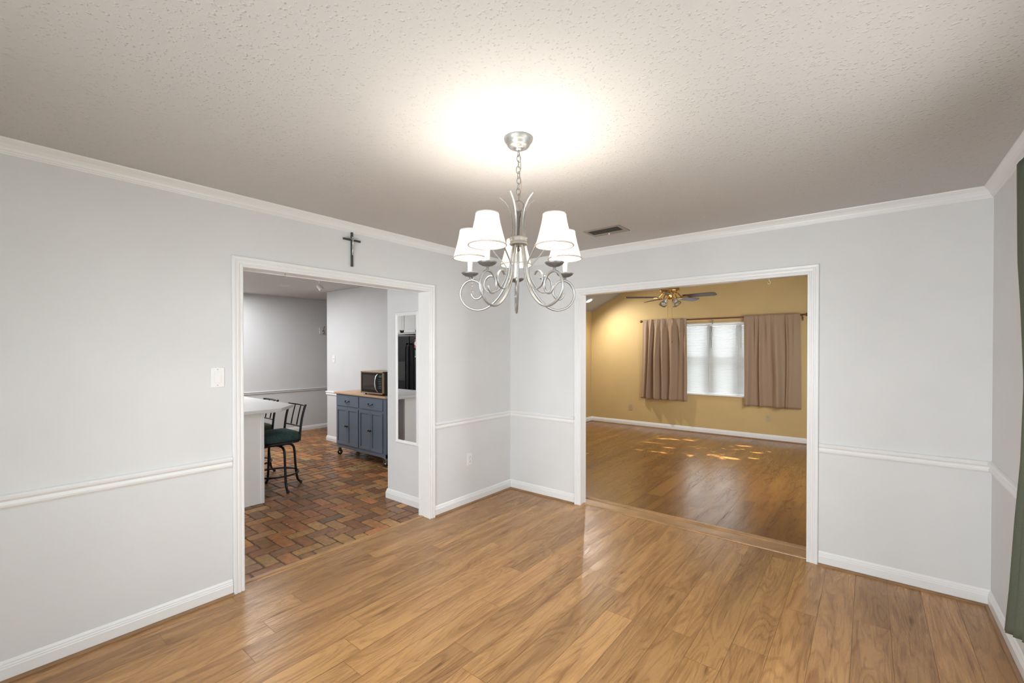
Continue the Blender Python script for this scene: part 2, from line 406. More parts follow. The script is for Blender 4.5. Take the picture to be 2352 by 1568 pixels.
def plank_floor(name, x0, x1, y0, y1, z, mat, xo, w=.1587, seed=3, gap=.0014, lens=(1.22,)):
    rnd = random.Random(seed); vs = []; fs = []; uv = []; rc = []
    k0 = math.floor((x0-xo)/w); k1 = math.ceil((x1-xo)/w)
    for k in range(k0, k1):
        a = xo+k*w; b = a+w; y = y0 - rnd.random()*1.2
        while y < y1:
            ln = rnd.choice(lens); ya, yb = y, y+ln; y = yb
            xa, xb = max(a, x0), min(b, x1); yaa, ybb = max(ya, y0), min(yb, y1)
            if xb-xa < .004 or ybb-yaa < .004: continue
            g = gap/2
            q = [(xa+g, yaa+g), (xb-g, yaa+g), (xb-g, ybb-g), (xa+g, ybb-g)]
            i = len(vs); vs += [(p[0], p[1], z) for p in q]; fs.append((i, i+1, i+2, i+3))
            ru = rnd.random()*9; c = (rnd.random(), rnd.random()**1.0, rnd.random(), 1)
            uv += [(p[1]-ya+ru, p[0]-a) for p in q]; rc += [c]*4
    # sub floor seen through the joints
    me = bpy.data.meshes.new(name)
    i = len(vs); vs += [(x0, y0, z-.0012), (x1, y0, z-.0012), (x1, y1, z-.0012), (x0, y1, z-.0012), (x0, y0, z-.1), (x1, y0, z-.1), (x1, y1, z-.1), (x0, y1, z-.1)]
    fs.append((i, i+1, i+2, i+3)); sub = [len(fs)-1]
    fs += [(i+4, i+7, i+6, i+5), (i, i+4, i+5, i+1), (i+1, i+5, i+6, i+2), (i+2, i+6, i+7, i+3), (i+3, i+7, i+4, i)]
    me.from_pydata(vs, [], fs)
    me.uv_layers.new(name='UVMap'); me.color_attributes.new('rnd', 'FLOAT_COLOR', 'CORNER')
    ul = me.uv_layers['UVMap']
    for j, q in enumerate(uv): ul.data[j].uv = q
    ca = me.color_attributes['rnd']
    for j, q in enumerate(rc): ca.data[j].color = q
    me.materials.append(mat); me.materials.append(M['oakgap'])
    for j in range(sub[0], len(me.polygons)): me.polygons[j].material_index = 1
    o = bpy.data.objects.new(name, me); col.objects.link(o); o['kind'] = 'structure'; return o
plank_floor('floor', -.075, W, YS, .045, 0, M['oak'], .912-.1587*8, seed=11)
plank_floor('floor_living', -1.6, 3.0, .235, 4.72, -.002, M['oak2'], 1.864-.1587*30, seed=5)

# ---- kitchen brick floor, herringbone of 2:1 pavers
def brick_floor():
    rnd = random.Random(8); u = .1085; bx, by = -.744, -2.223
    x0, x1, y0, y1 = -5.2, -.112, -4.42, 2.0
    pal = [((.27,.115,.06),5),((.34,.135,.07),4),((.20,.10,.065),4),((.42,.20,.09),3),((.40,.235,.115),3),((.13,.09,.075),2),((.30,.17,.10),3),((.46,.19,.10),2),((.36,.25,.17),1),((.23,.12,.09),4),((.17,.075,.05),2)]
    bag = [c for c, n in pal for _ in range(n)]
    vs = []; fs = []; cols = []
    def brick(cx0, cx1, cy0, cy1):
        cx0, cx1 = max(cx0, x0), min(cx1, x1); cy0, cy1 = max(cy0, y0), min(cy1, y1)
        if cx1-cx0 < .02 or cy1-cy0 < .02: return
        if cx0 < -4.05 and cy0 > 2.0: return
        g = .0055; c = rnd.choice(bag); c = tuple(.75*a_+.25*b_ for a_, b_ in zip(c, (.29, .15, .08))); k = rnd.uniform(.8, 1.18); c = (c[0]*k*1.08, c[1]*k*1.0, c[2]*k*.66)
        h = rnd.uniform(-.0012, .0012)
        j = [rnd.uniform(-.002, .002) for _ in range(8)]
        X = [cx0+g, cx1-g]; Y = [cy0+g, cy1-g]
        b = .006; e = .009
        # chamfered-corner outline
        out = [(X[0]+e, Y[0]), (X[1]-e, Y[0]), (X[1], Y[0]+e), (X[1], Y[1]-e), (X[1]-e, Y[1]), (X[0]+e, Y[1]), (X[0], Y[1]-e), (X[0], Y[0]+e)]
        out = [(p[0]+j[i], p[1]+j[(i+3) % 8]) for i, p in enumerate(out)]
        mx, my = (X[0]+X[1])/2, (Y[0]+Y[1])/2
        i0 = len(vs)
        vs.extend([(p[0], p[1], -.009) for p in out])
        vs.extend([(p[0]+(b if p[0] < mx else -b)*.7, p[1]+(b if p[1] < my else -b)*.7, -.001+h) for p in out])
        fs.append(tuple(i0+8+i for i in range(8)))
        for i in range(8): fs.append((i0+i, i0+(i+1) % 8, i0+8+(i+1) % 8, i0+8+i))
        cols.extend([c]*(8+32))
    # stretchers (length along y): origin (bx,by)+k*(u,u)+n*(2u,-2u)
    for n in range(-40, 41):
        for k in range(-60, 61):
            ox = bx+k*u+n*2*u; oy = by+k*u-n*2*u
            if x0-.3 < ox < x1+.1 and y0-.3 < oy < y1+.1: brick(ox, ox+u, oy, oy+2*u)
            # header laid along x: x from ox-2u .. ox , y from oy+u .. oy+2u
            hx = ox-2*u; hy = oy+u
            if x0-.3 < hx < x1+.1 and y0-.3 < hy < y1+.1: brick(hx, hx+2*u, hy, hy+u)
    me = bpy.data.meshes.new('floor_kitchen')
    nf = len(fs); i = len(vs)
    vs.extend([(x0, y0, -.006), (x1, y0, -.006), (x1, y1, -.006), (x0, y1, -.006), (x0, y0, -.1), (x1, y0, -.1), (x1, y1, -.1), (x0, y1, -.1)])
    fs.extend([(i, i+1, i+2, i+3), (i+4, i+7, i+6, i+5), (i, i+4, i+5, i+1), (i+1, i+5, i+6, i+2), (i+2, i+6, i+7, i+3), (i+3, i+7, i+4, i)])
    me.from_pydata(vs, [], fs)
    ca = me.color_attributes.new('col', 'FLOAT_COLOR', 'CORNER')
    for j, c in enumerate(cols): ca.data[j].color = (*c, 1)
    me.materials.append(M['brick']); me.materials.append(M['mortar'])
    for j in range(nf, len(me.polygons)): me.polygons[j].material_index = 1
    o = bpy.data.objects.new('floor_kitchen', me); col.objects.link(o); o['kind'] = 'structure'
brick_floor()

# ---- kitchen shell
wall('wall_kitchen_far', 'x', -5.3, -5.2, -4.5, 2.1, -.1, KH+.1, [], M['kwall'])
wall('wall_kitchen_side', 'y', .09, .2, -4.0, -.13, -.1, KH+.1, [], M['kwall'])
wall('wall_kitchen_hall', 'x', -4.0, -3.88, .2, 2.1, -.1, KH+.1, [], M['kwall'])
wall('wall_kitchen_end', 'y', 2.0, 2.1, -5.2, -4.0, -.1, KH+.1, [], M['kwall'])
wall('wall_kitchen_front', 'y', -4.52, -4.42, -5.2, -.13, -.1, KH+.1, [], M['kwall'])
struct('wall_kitchen_closet', MB().box(-.77, -.13, -1.03, .09, 0, KH), M['wall'])
struct('ceiling_kitchen', MB().box(-5.2, -.13, -4.42, 2.0, KH, KH+.1), M['ceil'])

# ---- living shell (gabled)
LX0, LX1, LY, RZ, EZ = -1.56, 2.96, 4.68, 3.436, 2.31
def gable(y0, y1): return lambda mb: mb.prism([(LX0-.1, EZ-.05), (LX1+.1, EZ-.05), (.7, RZ)], 'y', y0, y1)
wall('wall_living_far', 'y', LY, LY+.14, LX0-.1, LX1+.1, -.1, EZ-.05, [(-.17, 1.75, .70, 1.985)], M['ywall'], gable(LY, LY+.14))
def near_extra(mb):
    mb.prism([(0, EZ-.2), (LX1+.1, EZ-.2), (LX1+.1, EZ), (.7, RZ), (0, RZ-.35)], 'y', .051, .1)
    mb.box(LX0-.1, 0, .2, .26, -.1, EZ-.05); mb.prism([(LX0-.1, EZ-.06), (0, EZ-.06), (0, RZ-.34)], 'y', .2, .26)
    mb.box(-.05, 0, .051, .26, -.1, 3.1)
wall('wall_living_near', 'y', .051, .1, 0, LX1+.1, -.1, EZ-.1, [(BO0-.015, BO1+.015, -1, BTOP+.015)], M['ywall'], near_extra)
wall('wall_living_left', 'x', LX0-.1, LX0, .2, LY, -.1, EZ, [], M['ywall'])
wall('wall_living_right', 'x', LX1, LX1+.12, .1, LY, -.1, EZ, [(3.0, 4.2, .9, 2.0)], M['ywall'])
mb = MB()
mb.prism([(LX0-.12, EZ-.06), (.7, RZ), (.7, RZ+.1), (LX0-.12, EZ+.04)], 'y', .1, LY+.14)
mb.prism([(LX1+.12, EZ-.06), (.7, RZ), (.7, RZ+.1), (LX1+.12, EZ+.04)], 'y', .1, LY+.14)
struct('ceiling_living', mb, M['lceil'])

# ---- jamb linings and casings
def jamb(name, axis, a, b, u0, u1, zt):
    mb = MB(); t = .015
    if axis == 'x':
        mb.box(a, b, u0-t, u0, 0, zt); mb.box(a, b, u1, u1+t, 0, zt); mb.box(a, b, u0-t, u1+t, zt, zt+t)
    else:
        mb.box(u0-t, u0, a, b, 0, zt); mb.box(u1, u1+t, a, b, 0, zt); mb.box(u0-t, u1+t, a, b, zt, zt+t)
    return struct(name, mb, M['white'], bevel=.0015)
jamb('trim_1', 'x', -.131, .002, AO0, AO1, ATOP)
jamb('trim_2', 'y', -.002, .101, BO0, BO1, BTOP)
cp = [(-.004, 0), (-.004, .009), (0, .012), (.008, .012), (.011, .009), (.015, .009), (.019, .014), (.030, .0155), (.033, .012), (.037, .012), (.041, .017), (.052, .0185), (.057, .018), (.060, .014), (.060, 0)]
casing('trim_3', 'x', 0.0005, 1, AO0, AO1, ATOP, cp, M['white'])
cpb = [(w*1.06, d) for w, d in cp]
casing('trim_4', 'y', -.0005, -1, BO0, BO1, BTOP, cpb, M['white'])
casing('trim_5', 'x', -.1305, -1, AO0, AO1, ATOP, cp, M['white'])

# ---- crown, chair rail, baseboards, shoe
crown = [(0, -.064), (.004, -.064), (.006, -.058), (.010, -.057), (.012, -.050), (.016, -.049), (.020, -.036), (.028, -.022), (.038, -.012), (.044, -.006), (.046, 0), (0, 0)]
rail = [(0, 0), (.006, 0), (.010, .006), (.014, .010), (.016, .020), (.012, .028), (.009, .034), (.013, .038), (.020, .046), (.022, .056), (.016, .064), (.006, .067), (0, .067)]
base = [(0, 0), (.013, 0), (.014, .050), (.011, .055), (.0115, .060), (.008, .066), (.0085, .071), (.003, .082), (0, .083)]
shoe = [(.013, 0), (.030, 0), (.030, .004), (.026, .010), (.020, .013), (.0135, .014)]
segs = {  # side: list of (p0,p1,normal,m0,m1, has_crown, casing breaks)
 'left': [((0, YS, 0), (0, AO0-.062, 0), (1, 0, 0), 1, 0), ((0, AO1+.062, 0), (0, 0, 0), (1, 0, 0), 0, 1)],
 'back': [((0, 0, 0), (BO0-.066, 0, 0), (0, -1, 0), 1, 0), ((BO1+.066, 0, 0), (W, 0, 0), (0, -1, 0), 0, 1)],
 'right': [((W, 0, 0), (W, YS, 0), (-1, 0, 0), 1, 1)],
 'front': [((W, YS, 0), (0, YS, 0), (0, 1, 0), 1, 1)],
}
nt_ = 6
for side, ss in segs.items():
    b_ = MB(); r_ = MB(); s_ = MB()
    for p0, p1, n, m0, m1 in ss:
        run(b_, p0, p1, n, base, m0, m1, .012); run(s_, p0, p1, n, shoe, m0, m1)
        if side not in ('front', 'right'): run(r_, p0, p1, n, rail, m0, m1, .779)
    if side == 'right': run(r_, (W, 0, 0), (W, -1.25, 0), (-1, 0, 0), rail, 1, 0, .779)
    struct('baseboard_'+side, b_, M['white'])
    if r_.v: struct('trim_%d' % nt_, r_, M['white']); nt_ += 1
    struct('trim_%d' % nt_, s_, M['shoe']); nt_ += 1
for p0, p1, n in (((0, YS, 0), (0, 0, 0), (1, 0, 0)), ((0, 0, 0), (W, 0, 0), (0, -1, 0)), ((W, 0, 0), (W, YS, 0), (-1, 0, 0)), ((W, YS, 0), (0, YS, 0), (0, 1, 0))):
    c_ = MB(); run(c_, p0, p1, n, crown, 1, 1, H); struct('trim_%d' % nt_, c_, M['white']); nt_ += 1
# kitchen + living base boards
b_ = MB()
run(b_, (-.13, -1.03, 0), (-.77, -1.03, 0), (0, -1, 0), [(d*1.2, z*1.15) for d, z in base], 0, -1)
run(b_, (-.77, -1.03, 0), (-.77, .09, 0), (-1, 0, 0), [(d*1.2, z*1.15) for d, z in base], -1, 1)
struct('baseboard_kitchen_closet', b_, M['white'])
b_ = MB(); r_ = MB()
run(b_, (-.77, .09, 0), (-4.0, .09, 0), (0, -1, 0), base, 1, -1); run(r_, (-.77, .09, 0), (-4.0, .09, 0), (0, -1, 0), rail, 1, -1, .755)
run(b_, (-4.0, .09, 0), (-4.0, 2.0, 0), (-1, 0, 0), base, -1, 1); run(r_, (-4.0, .09, 0), (-4.0, 2.0, 0), (-1, 0, 0), rail, -1, 1, .755)
struct('baseboard_kitchen_side', b_, M['white']); struct('trim_%d' % nt_, r_, M['white']); nt_ += 1
b_ = MB(); r_ = MB()
run(b_, (-5.2, 2.0, 0), (-5.2, -4.42, 0), (1, 0, 0), base, 1, 1); run(r_, (-5.2, 2.0, 0), (-5.2, -4.42, 0), (1, 0, 0), [(d, z*.75) for d, z in rail], 1, 1, .735)
struct('baseboard_kitchen_far', b_, M['white']); struct('trim_%d' % nt_, r_, M['kwall']); nt_ += 1
b_ = MB(); s_ = MB()
run(b_, (LX0, LY, 0), (LX1, LY, 0), (0, -1, 0), base, 1, 1, .008); run(s_, (LX0, LY, 0), (LX1, LY, 0), (0, -1, 0), shoe, 1, 1, -.002)
struct('baseboard_living_far', b_, M['white']); struct('trim_%d' % nt_, s_, M['shoe']); nt_ += 1
b_ = MB(); run(b_, (LX0, .26, 0), (LX0, LY, 0), (1, 0, 0), base, 0, 1, .008); struct('baseboard_living_left', b_, M['white'])
# thresholds
mb = MB(); mb.prism([(-.115, -.003), (-.07, -.003), (-.068, .002), (-.075, .006), (-.105, .006)], 'y', AO0, AO1)
struct('trim_%d' % nt_, mb, M['reducer']); nt_ += 1
def yz_prism(mb, poly, x0, x1): mb.prism(poly, 'x', x0, x1)
mb = MB(); yz_prism(mb, [(.028, 0), (.072, 0), (.070, .006), (.060, .009), (.040, .009), (.030, .005)], BO0, BO1)
struct('trim_%d' % nt_, mb, M['reducer']); nt_ += 1
mb = MB(); yz_prism(mb, [(.068, -.05), (.210, -.05), (.210, .001), (.068, .001)], BO0-.3, BO1+.2)
o = struct('trim_%d' % nt_, MB().box(BO0, BO1, .072, .1005, -.05, .0005).box(BO0-.8, BO1+.25, .1015, .236, -.05, .0005), M['reducer']); nt_ += 1
mb = MB(); yz_prism(mb, [(.198, -.01), (.262, -.01), (.262, .002), (.250, .009), (.222, .011), (.200, .006)], BO0-.6, BO1+.2)
struct('trim_%d' % nt_, mb, M['reducer']); nt_ += 1

# ---- windows
def window(name, axis_y, x0, x1, z0, z1, ydir, units, depth=.10):
    """window in a plane y=axis_y looking out along ydir"""
    mb = MB(); yo = axis_y
    a, b = sorted((yo+ydir*depth*.55, yo+ydir*depth))
    t = .028
    mb.box(x0+.01, x1-.01, a+.003, b-.003, z1-t, z1-.001); mb.box(x0+.01, x1-.01, a+.003, b-.003, z0+.001, z0+t)
    edges = [x0+(x1-x0)*i/units for i in range(units+1)]
    for i, e in enumerate(edges):
        w = .045 if 0 < i < units else .028
        lo = e-w if 0 < i < units else (e if i == 0 else e-w); hi = e+w if 0 < i < units else (e+w if i == 0 else e)
        mb.box(lo, hi, a, b, z0, z1)
    zm = (z0+z1)/2+.01
    mb.box(x0+.01, x1-.01, a+.005, b-.005, zm-.022, zm+.022)
    root = mb.build(name, M['white'], bevel=.003); root['kind'] = 'structure'
    pn = MB().box(x0+.01, x1-.01, (a+b)/2-.002, (a+b)/2+.002, z0+.01, z1-.01).build('window_pane', M['pane'], root)
    return root, edges
win, wedges = window('window_1', LY, -.17, 1.75, .70, 1.985, 1, 4, .13)
lin = MB(); lin.box(-.17, 1.75, LY-.001, LY+.13, 1.965, 1.985); lin.box(-.17, -.155, LY-.001, LY+.13, .72, 1.965); lin.box(1.735, 1.75, LY-.001, LY+.13, .72, 1.965)
lin.build('window_lining', M['white'], win)
MB().box(-.20, 1.78, LY-.03, LY+.13, .685, .712).build('window_sill', M['white'], win, bevel=.004)

def blind(x0, x1, z0, z1, y, label):
    r = empty('window_blind', ((x0+x1)/2, y, z1), label, 'blind', 'mini blinds across the living room window')
    MB().box(x0+.004, x1-.004, y-.014, y+.014, z1-.028, z1).build('head_rail', M['slat'], r, bevel=.002)
    mb = MB(); p = .0205; n = int((z1-z0-.05)/p)
    for i in range(n):
        z = z1-.042-i*p; w = .0125; s = .0098
        mb.add([(x0+.006, y-w*.75, z-s), (x1-.006, y-w*.75, z-s), (x1-.006, y, z+.0006), (x0+.006, y, z+.0006), (x1-.006, y+w*.75, z+s), (x0+.006, y+w*.75, z+s)], [(0, 1, 2, 3), (3, 2, 4, 5)], True)
    mb.build('slats', M['slat'], r, solid=.0006)
    MB().box(x0+.006, x1-.006, y-.011, y+.011, z0+.004, z0+.018).build('bottom_rail', M['slat'], r, bevel=.002)
    MB().tube([(x0+.05, y-.018, z1-.03), (x0+.05, y-.019, z1-.42)], .0028, 6).build('wand', M['screw'], r)
    for f in (.15, .85):
        xx = x0+(x1-x0)*f; MB().tube([(xx, y-.014, z1-.03), (xx, y-.014, z0+.01)], .0009, 4).build('ladder_cord', M['slat'], r)
    localize(r)
bl = ['white mini blind behind the left tan curtain, first from left', 'white mini blind at left of uncovered window, beside the left tan curtain', 'white mini blind in the middle of the uncovered window', 'white mini blind half covered by the right tan curtain']
for i in range(4): blind(wedges[i], wedges[i+1], .715, 1.955, LY+.035, bl[i])

# ---- dining window behind camera side (daylight source) and front window added around the unseen fill lamp: frame only
def xwindow(name, x, y0, y1, z0, z1):
    mb = MB(); t = .05
    mb.box(x, x+.05, y0, y1, z1-t, z1); mb.box(x, x+.05, y0, y1, z0, z0+t); mb.box(x, x+.05, y0, y0+t, z0, z1); mb.box(x, x+.05, y1-t, y1, z0, z1)
    mb.box(x, x+.05, (y0+y1)/2-.03, (y0+y1)/2+.03, z0, z1); mb.box(x, x+.05, y0, y1, (z0+z1)/2-.02, (z0+z1)/2+.02)
    r = mb.build(name, M['white']); r['kind'] = 'structure'
    MB().box(x+.02, x+.024, y0+.02, y1-.02, z0+.02, z1-.02).build('window_pane', M['pane'], r); return r
xwindow('window_2', W+.075, -3.25, -1.35, .82, 2.08)
r3, _ = window('window_added_front', YS, 1.1, 3.1, .75, 2.05, -1, 2, .12)
r4 = xwindow('window_4', LX1+.05, 3.0, 4.2, .9, 2.0)
# outdoors: lawn outside
struct('ground', MB().box(-14, 14, -14, 18, -.45, -.3), M['grass'])

# ================================================================= DINING THINGS
# ---- chandelier
CX, CY = 1.809, -2.18
camp = Vector((3.0345, -3.7548, 0)); away = (Vector((CX, CY, 0))-camp).normalized(); A0 = math.atan2(away.y, away.x)
ch = empty('chandelier', (CX, CY, H), 'silver five-arm chandelier with lit white fabric shades hanging on a chain', 'chandelier')
def P(az, r, z): return Vector((CX+r*math.cos(az), CY+r*math.sin(az), z))
MB().lathe([(.0, 2.385), (.013, 2.386), (.017, 2.391), (.016, 2.396), (.03, 2.397), (.044, 2.401), (.050, 2.408), (.051, 2.414), (.055, 2.418), (.062, 2.427), (.065, 2.437), (.065, 2.44)], (CX, CY, 0), 40).build('canopy', M['nickel'], ch)
mb = MB(); zc = 2.386
link_n = 9; step = .0245
for i in range(link_n):
    z = zc-.012-i*step; az = A0+(math.pi/2 if i % 2 else .35)+(.3*math.sin(i*2.1)); offx = .002*math.sin(i*1.7)
    pts = []
    for k in range(16):
        a = 2*math.pi*k/16; rr = .0085*math.cos(a); zz = .0165*math.sin(a)
        pts.append(Vector((CX+offx+rr*math.cos(az), CY+rr*math.sin(az), z+zz)))
    mb.tube(pts, .0016, 6, True)
mb.build('chain', M['nickel_dark'], ch)
ca = A0-math.pi/2
cpts = [(CX, CY, 2.39), P(ca, .006, 2.36), P(ca, .010, 2.31), P(ca, .004, 2.28), P(ca, .012, 2.24), P(ca, .010, 2.19), P(ca, .002, 2.155), P(ca, .004, 2.13), P(ca, .010, 2.105), P(ca, .005, 2.05), (CX, CY, 2.0)]
MB().tube(spline(cpts, 8), .0022, 7).build('cord', M['cord'], ch)
pts = [P(ca, .022*math.cos(2*math.pi*k/20), 2.138+.024*math.sin(2*math.pi*k/20)) for k in range(20)]
MB().tube(pts, .0028, 8, True).build('hanging_loop', M['nickel_dark'], ch)
MB().lathe([(0, 1.935), (.005, 1.937), (.007, 1.943), (.005, 1.949), (.003, 1.955), (.003, 1.975), (.006, 1.98), (.006, 2.085), (.009, 2.09), (.012, 2.098), (.012, 2.108), (.007, 2.114), (.0, 2.116)], (CX, CY, 0), 20).build('spindle', M['nickel_dark'], ch)
MB().lathe([(.0, 1.962), (.034, 1.962), (.040, 1.966), (.041, 1.970), (.0385, 1.973), (.0385, 1.988), (.041, 1.991), (.041, 1.995), (.036, 1.999), (.0, 1.999)], (CX, CY, 0), 36).build('collar', M['nickel'], ch)
arm_rz = [(.022, 1.972), (.030, 1.93), (.036, 1.89), (.045, 1.84), (.060, 1.793), (.083, 1.75), (.115, 1.713), (.155, 1.686), (.20, 1.679), (.245, 1.695), (.274, 1.728), (.280, 1.765), (.262, 1.800), (.232, 1.817), (.199, 1.811), (.176, 1.785), (.171, 1.757), (.185, 1.735), (.207, 1.731), (.222, 1.745), (.226, 1.757)]
scr_rz = [(.122, 1.952), (.106, 1.928), (.080, 1.898), (.060, 1.872), (.053, 1.855), (.056, 1.828), (.072, 1.795), (.095, 1.767), (.122, 1.756), (.148, 1.764), (.162, 1.786), (.158, 1.812), (.140, 1.830), (.120, 1.830), (.108, 1.820)]
leaf_rz = [(.034, 1.985), (.030, 2.02), (.028, 2.06), (.033, 2.10), (.045, 2.135), (.064, 2.162), (.086, 2.180)]
def crystal(name, p, label):
    r = empty(name, p, label, 'crystal pendant')
    x, y, z = p
    mb = MB()
    mb.lathe([(0, 0), (.008, -.004), (.011, -.010), (.008, -.016), (0, -.019)], (x, y, z), 8)
    mb.lathe([(0, 0), (.004, -.003), (.004, -.007), (0, -.010)], (x, y, z+.012), 8)
    mb.build('faceted_bead', M['crystal'], r)
    mb = MB(); mb.tube([(x, y, z+.014), (x, y, z-.07)], .0006, 4)
    for k in range(3): mb.lathe([(0, 0), (.0035, -.004), (0, -.008)], (x, y, z-.028-k*.011), 6)
    mb.lathe([(0, 0), (.005, -.012), (.007, -.020), (.004, -.027), (0, -.030)], (x, y, z-.062), 8)
    mb.build('drop', M['crystal'], r); localize(r)
for i in range(5):
    az = A0 + R(3) + i*2*math.pi/5
    arm = MB().tube(spline([P(az, r, z) for r, z in arm_rz], 7), .0056, 10).build('arm', M['nickel'], ch)
    rc = .232
    MB().lathe([(.004, 1.815), (.0055, 1.818), (.0055, 1.831), (.010, 1.833), (.022, 1.836), (.034, 1.843), (.040, 1.8505), (.039, 1.8515), (.030, 1.847), (.012, 1.846), (0, 1.846)], P(az, rc, 0), 28).build('drip_pan', M['nickel_dark'], ch)
    MB().lathe([(.0, 1.845), (.0112, 1.846), (.0112, 1.928), (.009, 1.930), (0, 1.930)], P(az, rc, 0), 20).build('candle_sleeve', M['sleeve'], ch)
    MB().lathe([(.006, 1.93), (.009, 1.936), (.012, 1.944), (.0125, 1.952), (.010, 1.961), (.005, 1.969), (0, 1.971)], P(az, rc, 0), 16).build('bulb', M['bulb'], ch)
    # bell shade
    prof = []
    for k in range(13):
        t = k/12; prof.append((.0460+.0310*(1-t)**1.3, 1.918+.128*t))
    sh = MB().lathe(prof, P(az, rc, 0), 40, cap=False).build('lamp_shade', M['shade'], ch, solid=.0012)
    tb = MB()
    for (r_, z_, w_) in ((.0776, 1.919, .0032), (.0466, 2.046, .002)):
        tb.tube([P(az, rc, 0)+Vector((r_*math.cos(2*math.pi*k/40), r_*math.sin(2*math.pi*k/40), z_)) for k in range(40)], w_, 6, True)
    for k in range(6):
        a = az+k*math.pi/3+.3
        tb.tube([P(az, rc, 0)+Vector(((q[0]+.0012)*math.cos(a), (q[0]+.0012)*math.sin(a), q[1])) for q in prof], .0011, 5)
    tb.build('shade_trim', M['shadetrim'], sh)
    side = Vector((-math.sin(az), math.cos(az), 0)); sp_ = spline([P(az, r, z) for r, z in scr_rz], 7); n_ = len(sp_)
    MB().tube(sp_, [.0042+.0038*max(0, (k/(n_-1)-.55)/.45) for k in range(n_)], 10, ell=(side, 1.0, .62)).build('scroll', M['nickel'], ch)
    az2 = az+R(9)
    lp = spline([P(az2, r, z) for r, z in leaf_rz], 6); n_ = len(lp)
    side = Vector((-math.sin(az2), math.cos(az2), 0))
    MB().tube(lp, [.0075*(1-.55*(k/(n_-1))**2) for k in range(n_)], 8, ell=(side, 1.0, .32)).build('leaf', M['nickel'], ch)
    ld = bpy.data.lights.new('chandelier_bulb_light', 'POINT'); ld.energy = CHAND_W; ld.shadow_soft_size = .017; ld.color = (1.0, .93, .84)
    lo = bpy.data.objects.new('chandelier_bulb_light', ld); col.objects.link(lo); lo.location = P(az, rc, 2.016)
localize(ch)
crystal('crystal_pendant', tuple(P(A0+R(3)+2*math.pi/5, .222, 1.833)), 'clear crystal bead drop hanging from the far left chandelier drip pan')

# ---- ceiling air vent
v = empty('ceiling_vent', (1.41, -.534, H), 'taupe metal ceiling air vent near the back wall', 'vent')
fr = MB(); x0, x1, y0, y1 = 1.255, 1.565, -.636, -.434; t = .028
for bxx in ((x0, x1, y0, y0+t), (x0, x1, y1-t, y1), (x0, x0+t, y0+t, y1-t), (x1-t, x1, y0+t, y1-t)): fr.box(*bxx, H-.006, H)
fr.build('frame', M['bronze'], v, bevel=.002)
MB().box(x0+.02, x1-.02, y0+.02, y1-.02, H-.0015, H-.0005).build('duct_shade', M['ventdark'], v)  # dark plate on the uncut ceiling, colour stands in for duct shade
for k in range(5):
    y = y0+t+.014+k*.0215
    mb = MB().add([(x0+t, y-.006, H-.0085), (x1-t, y-.006, H-.0085), (x1-t, y+.006, H-.0018), (x0+t, y+.006, H-.0018)], [(0, 1, 2, 3)])
    mb.build('louvre', M['bronze'], v, solid=.001)
MB().box(x0+t, x1-t, y1-t-.030, y1-t-.004, H-.0045, H-.0016).build('damper_plate', M['bronze'], v)
MB().box(1.405, 1.415, y1-.055, y1-.043, H-.018, H-.008).build('damper_lever', M['white'], v)
localize(v)

# ---- crucifix over the kitchen opening
c = empty('crucifix', (0, -1.902, 2.12), 'dark pewter wall crucifix above the kitchen opening', 'crucifix')
MB().box(.002, .014, -1.909, -1.893, 2.122, 2.378).box(.002, .0138, -1.972, -1.830, 2.313, 2.328).build('cross', M['crossdark'], c, bevel=.0015)
f = MB(); X = .019
f.tube(spline([(X, -1.901, 2.33), (X+.003, -1.9015, 2.315), (X+.002, -1.901, 2.29), (X, -1.900, 2.27)], 4), [.0042, .0042, .0045, .005, .0055, .0058, .0058, .0054, .005, .0045, .0048, .005, .005], 8)
f.tube(spline([(X, -1.902, 2.27), (X+.004, -1.903, 2.25), (X-.001, -1.902, 2.225), (X-.001, -1.902, 2.207)], 4), [.005, .0048, .0046, .0044, .0042, .004, .0036, .0034, .0032, .003, .003, .0034, .003], 8)
f.tube(spline([(X, -1.903, 2.322), (X, -1.925, 2.330), (X-.003, -1.948, 2.336)], 4), [.0028]*4+[.0024]*5, 6)
f.tube(spline([(X, -1.899, 2.322), (X, -1.877, 2.330), (X-.003, -1.856, 2.340)], 4), [.0028]*4+[.0024]*5, 6)
f.lathe([(0, -.008), (.005, -.005), (.006, 0), (.005, .005), (0, .008)], (X+.002, -1.904, 2.337), 10)
f.build('figure', M['pewter'], c)
localize(c)

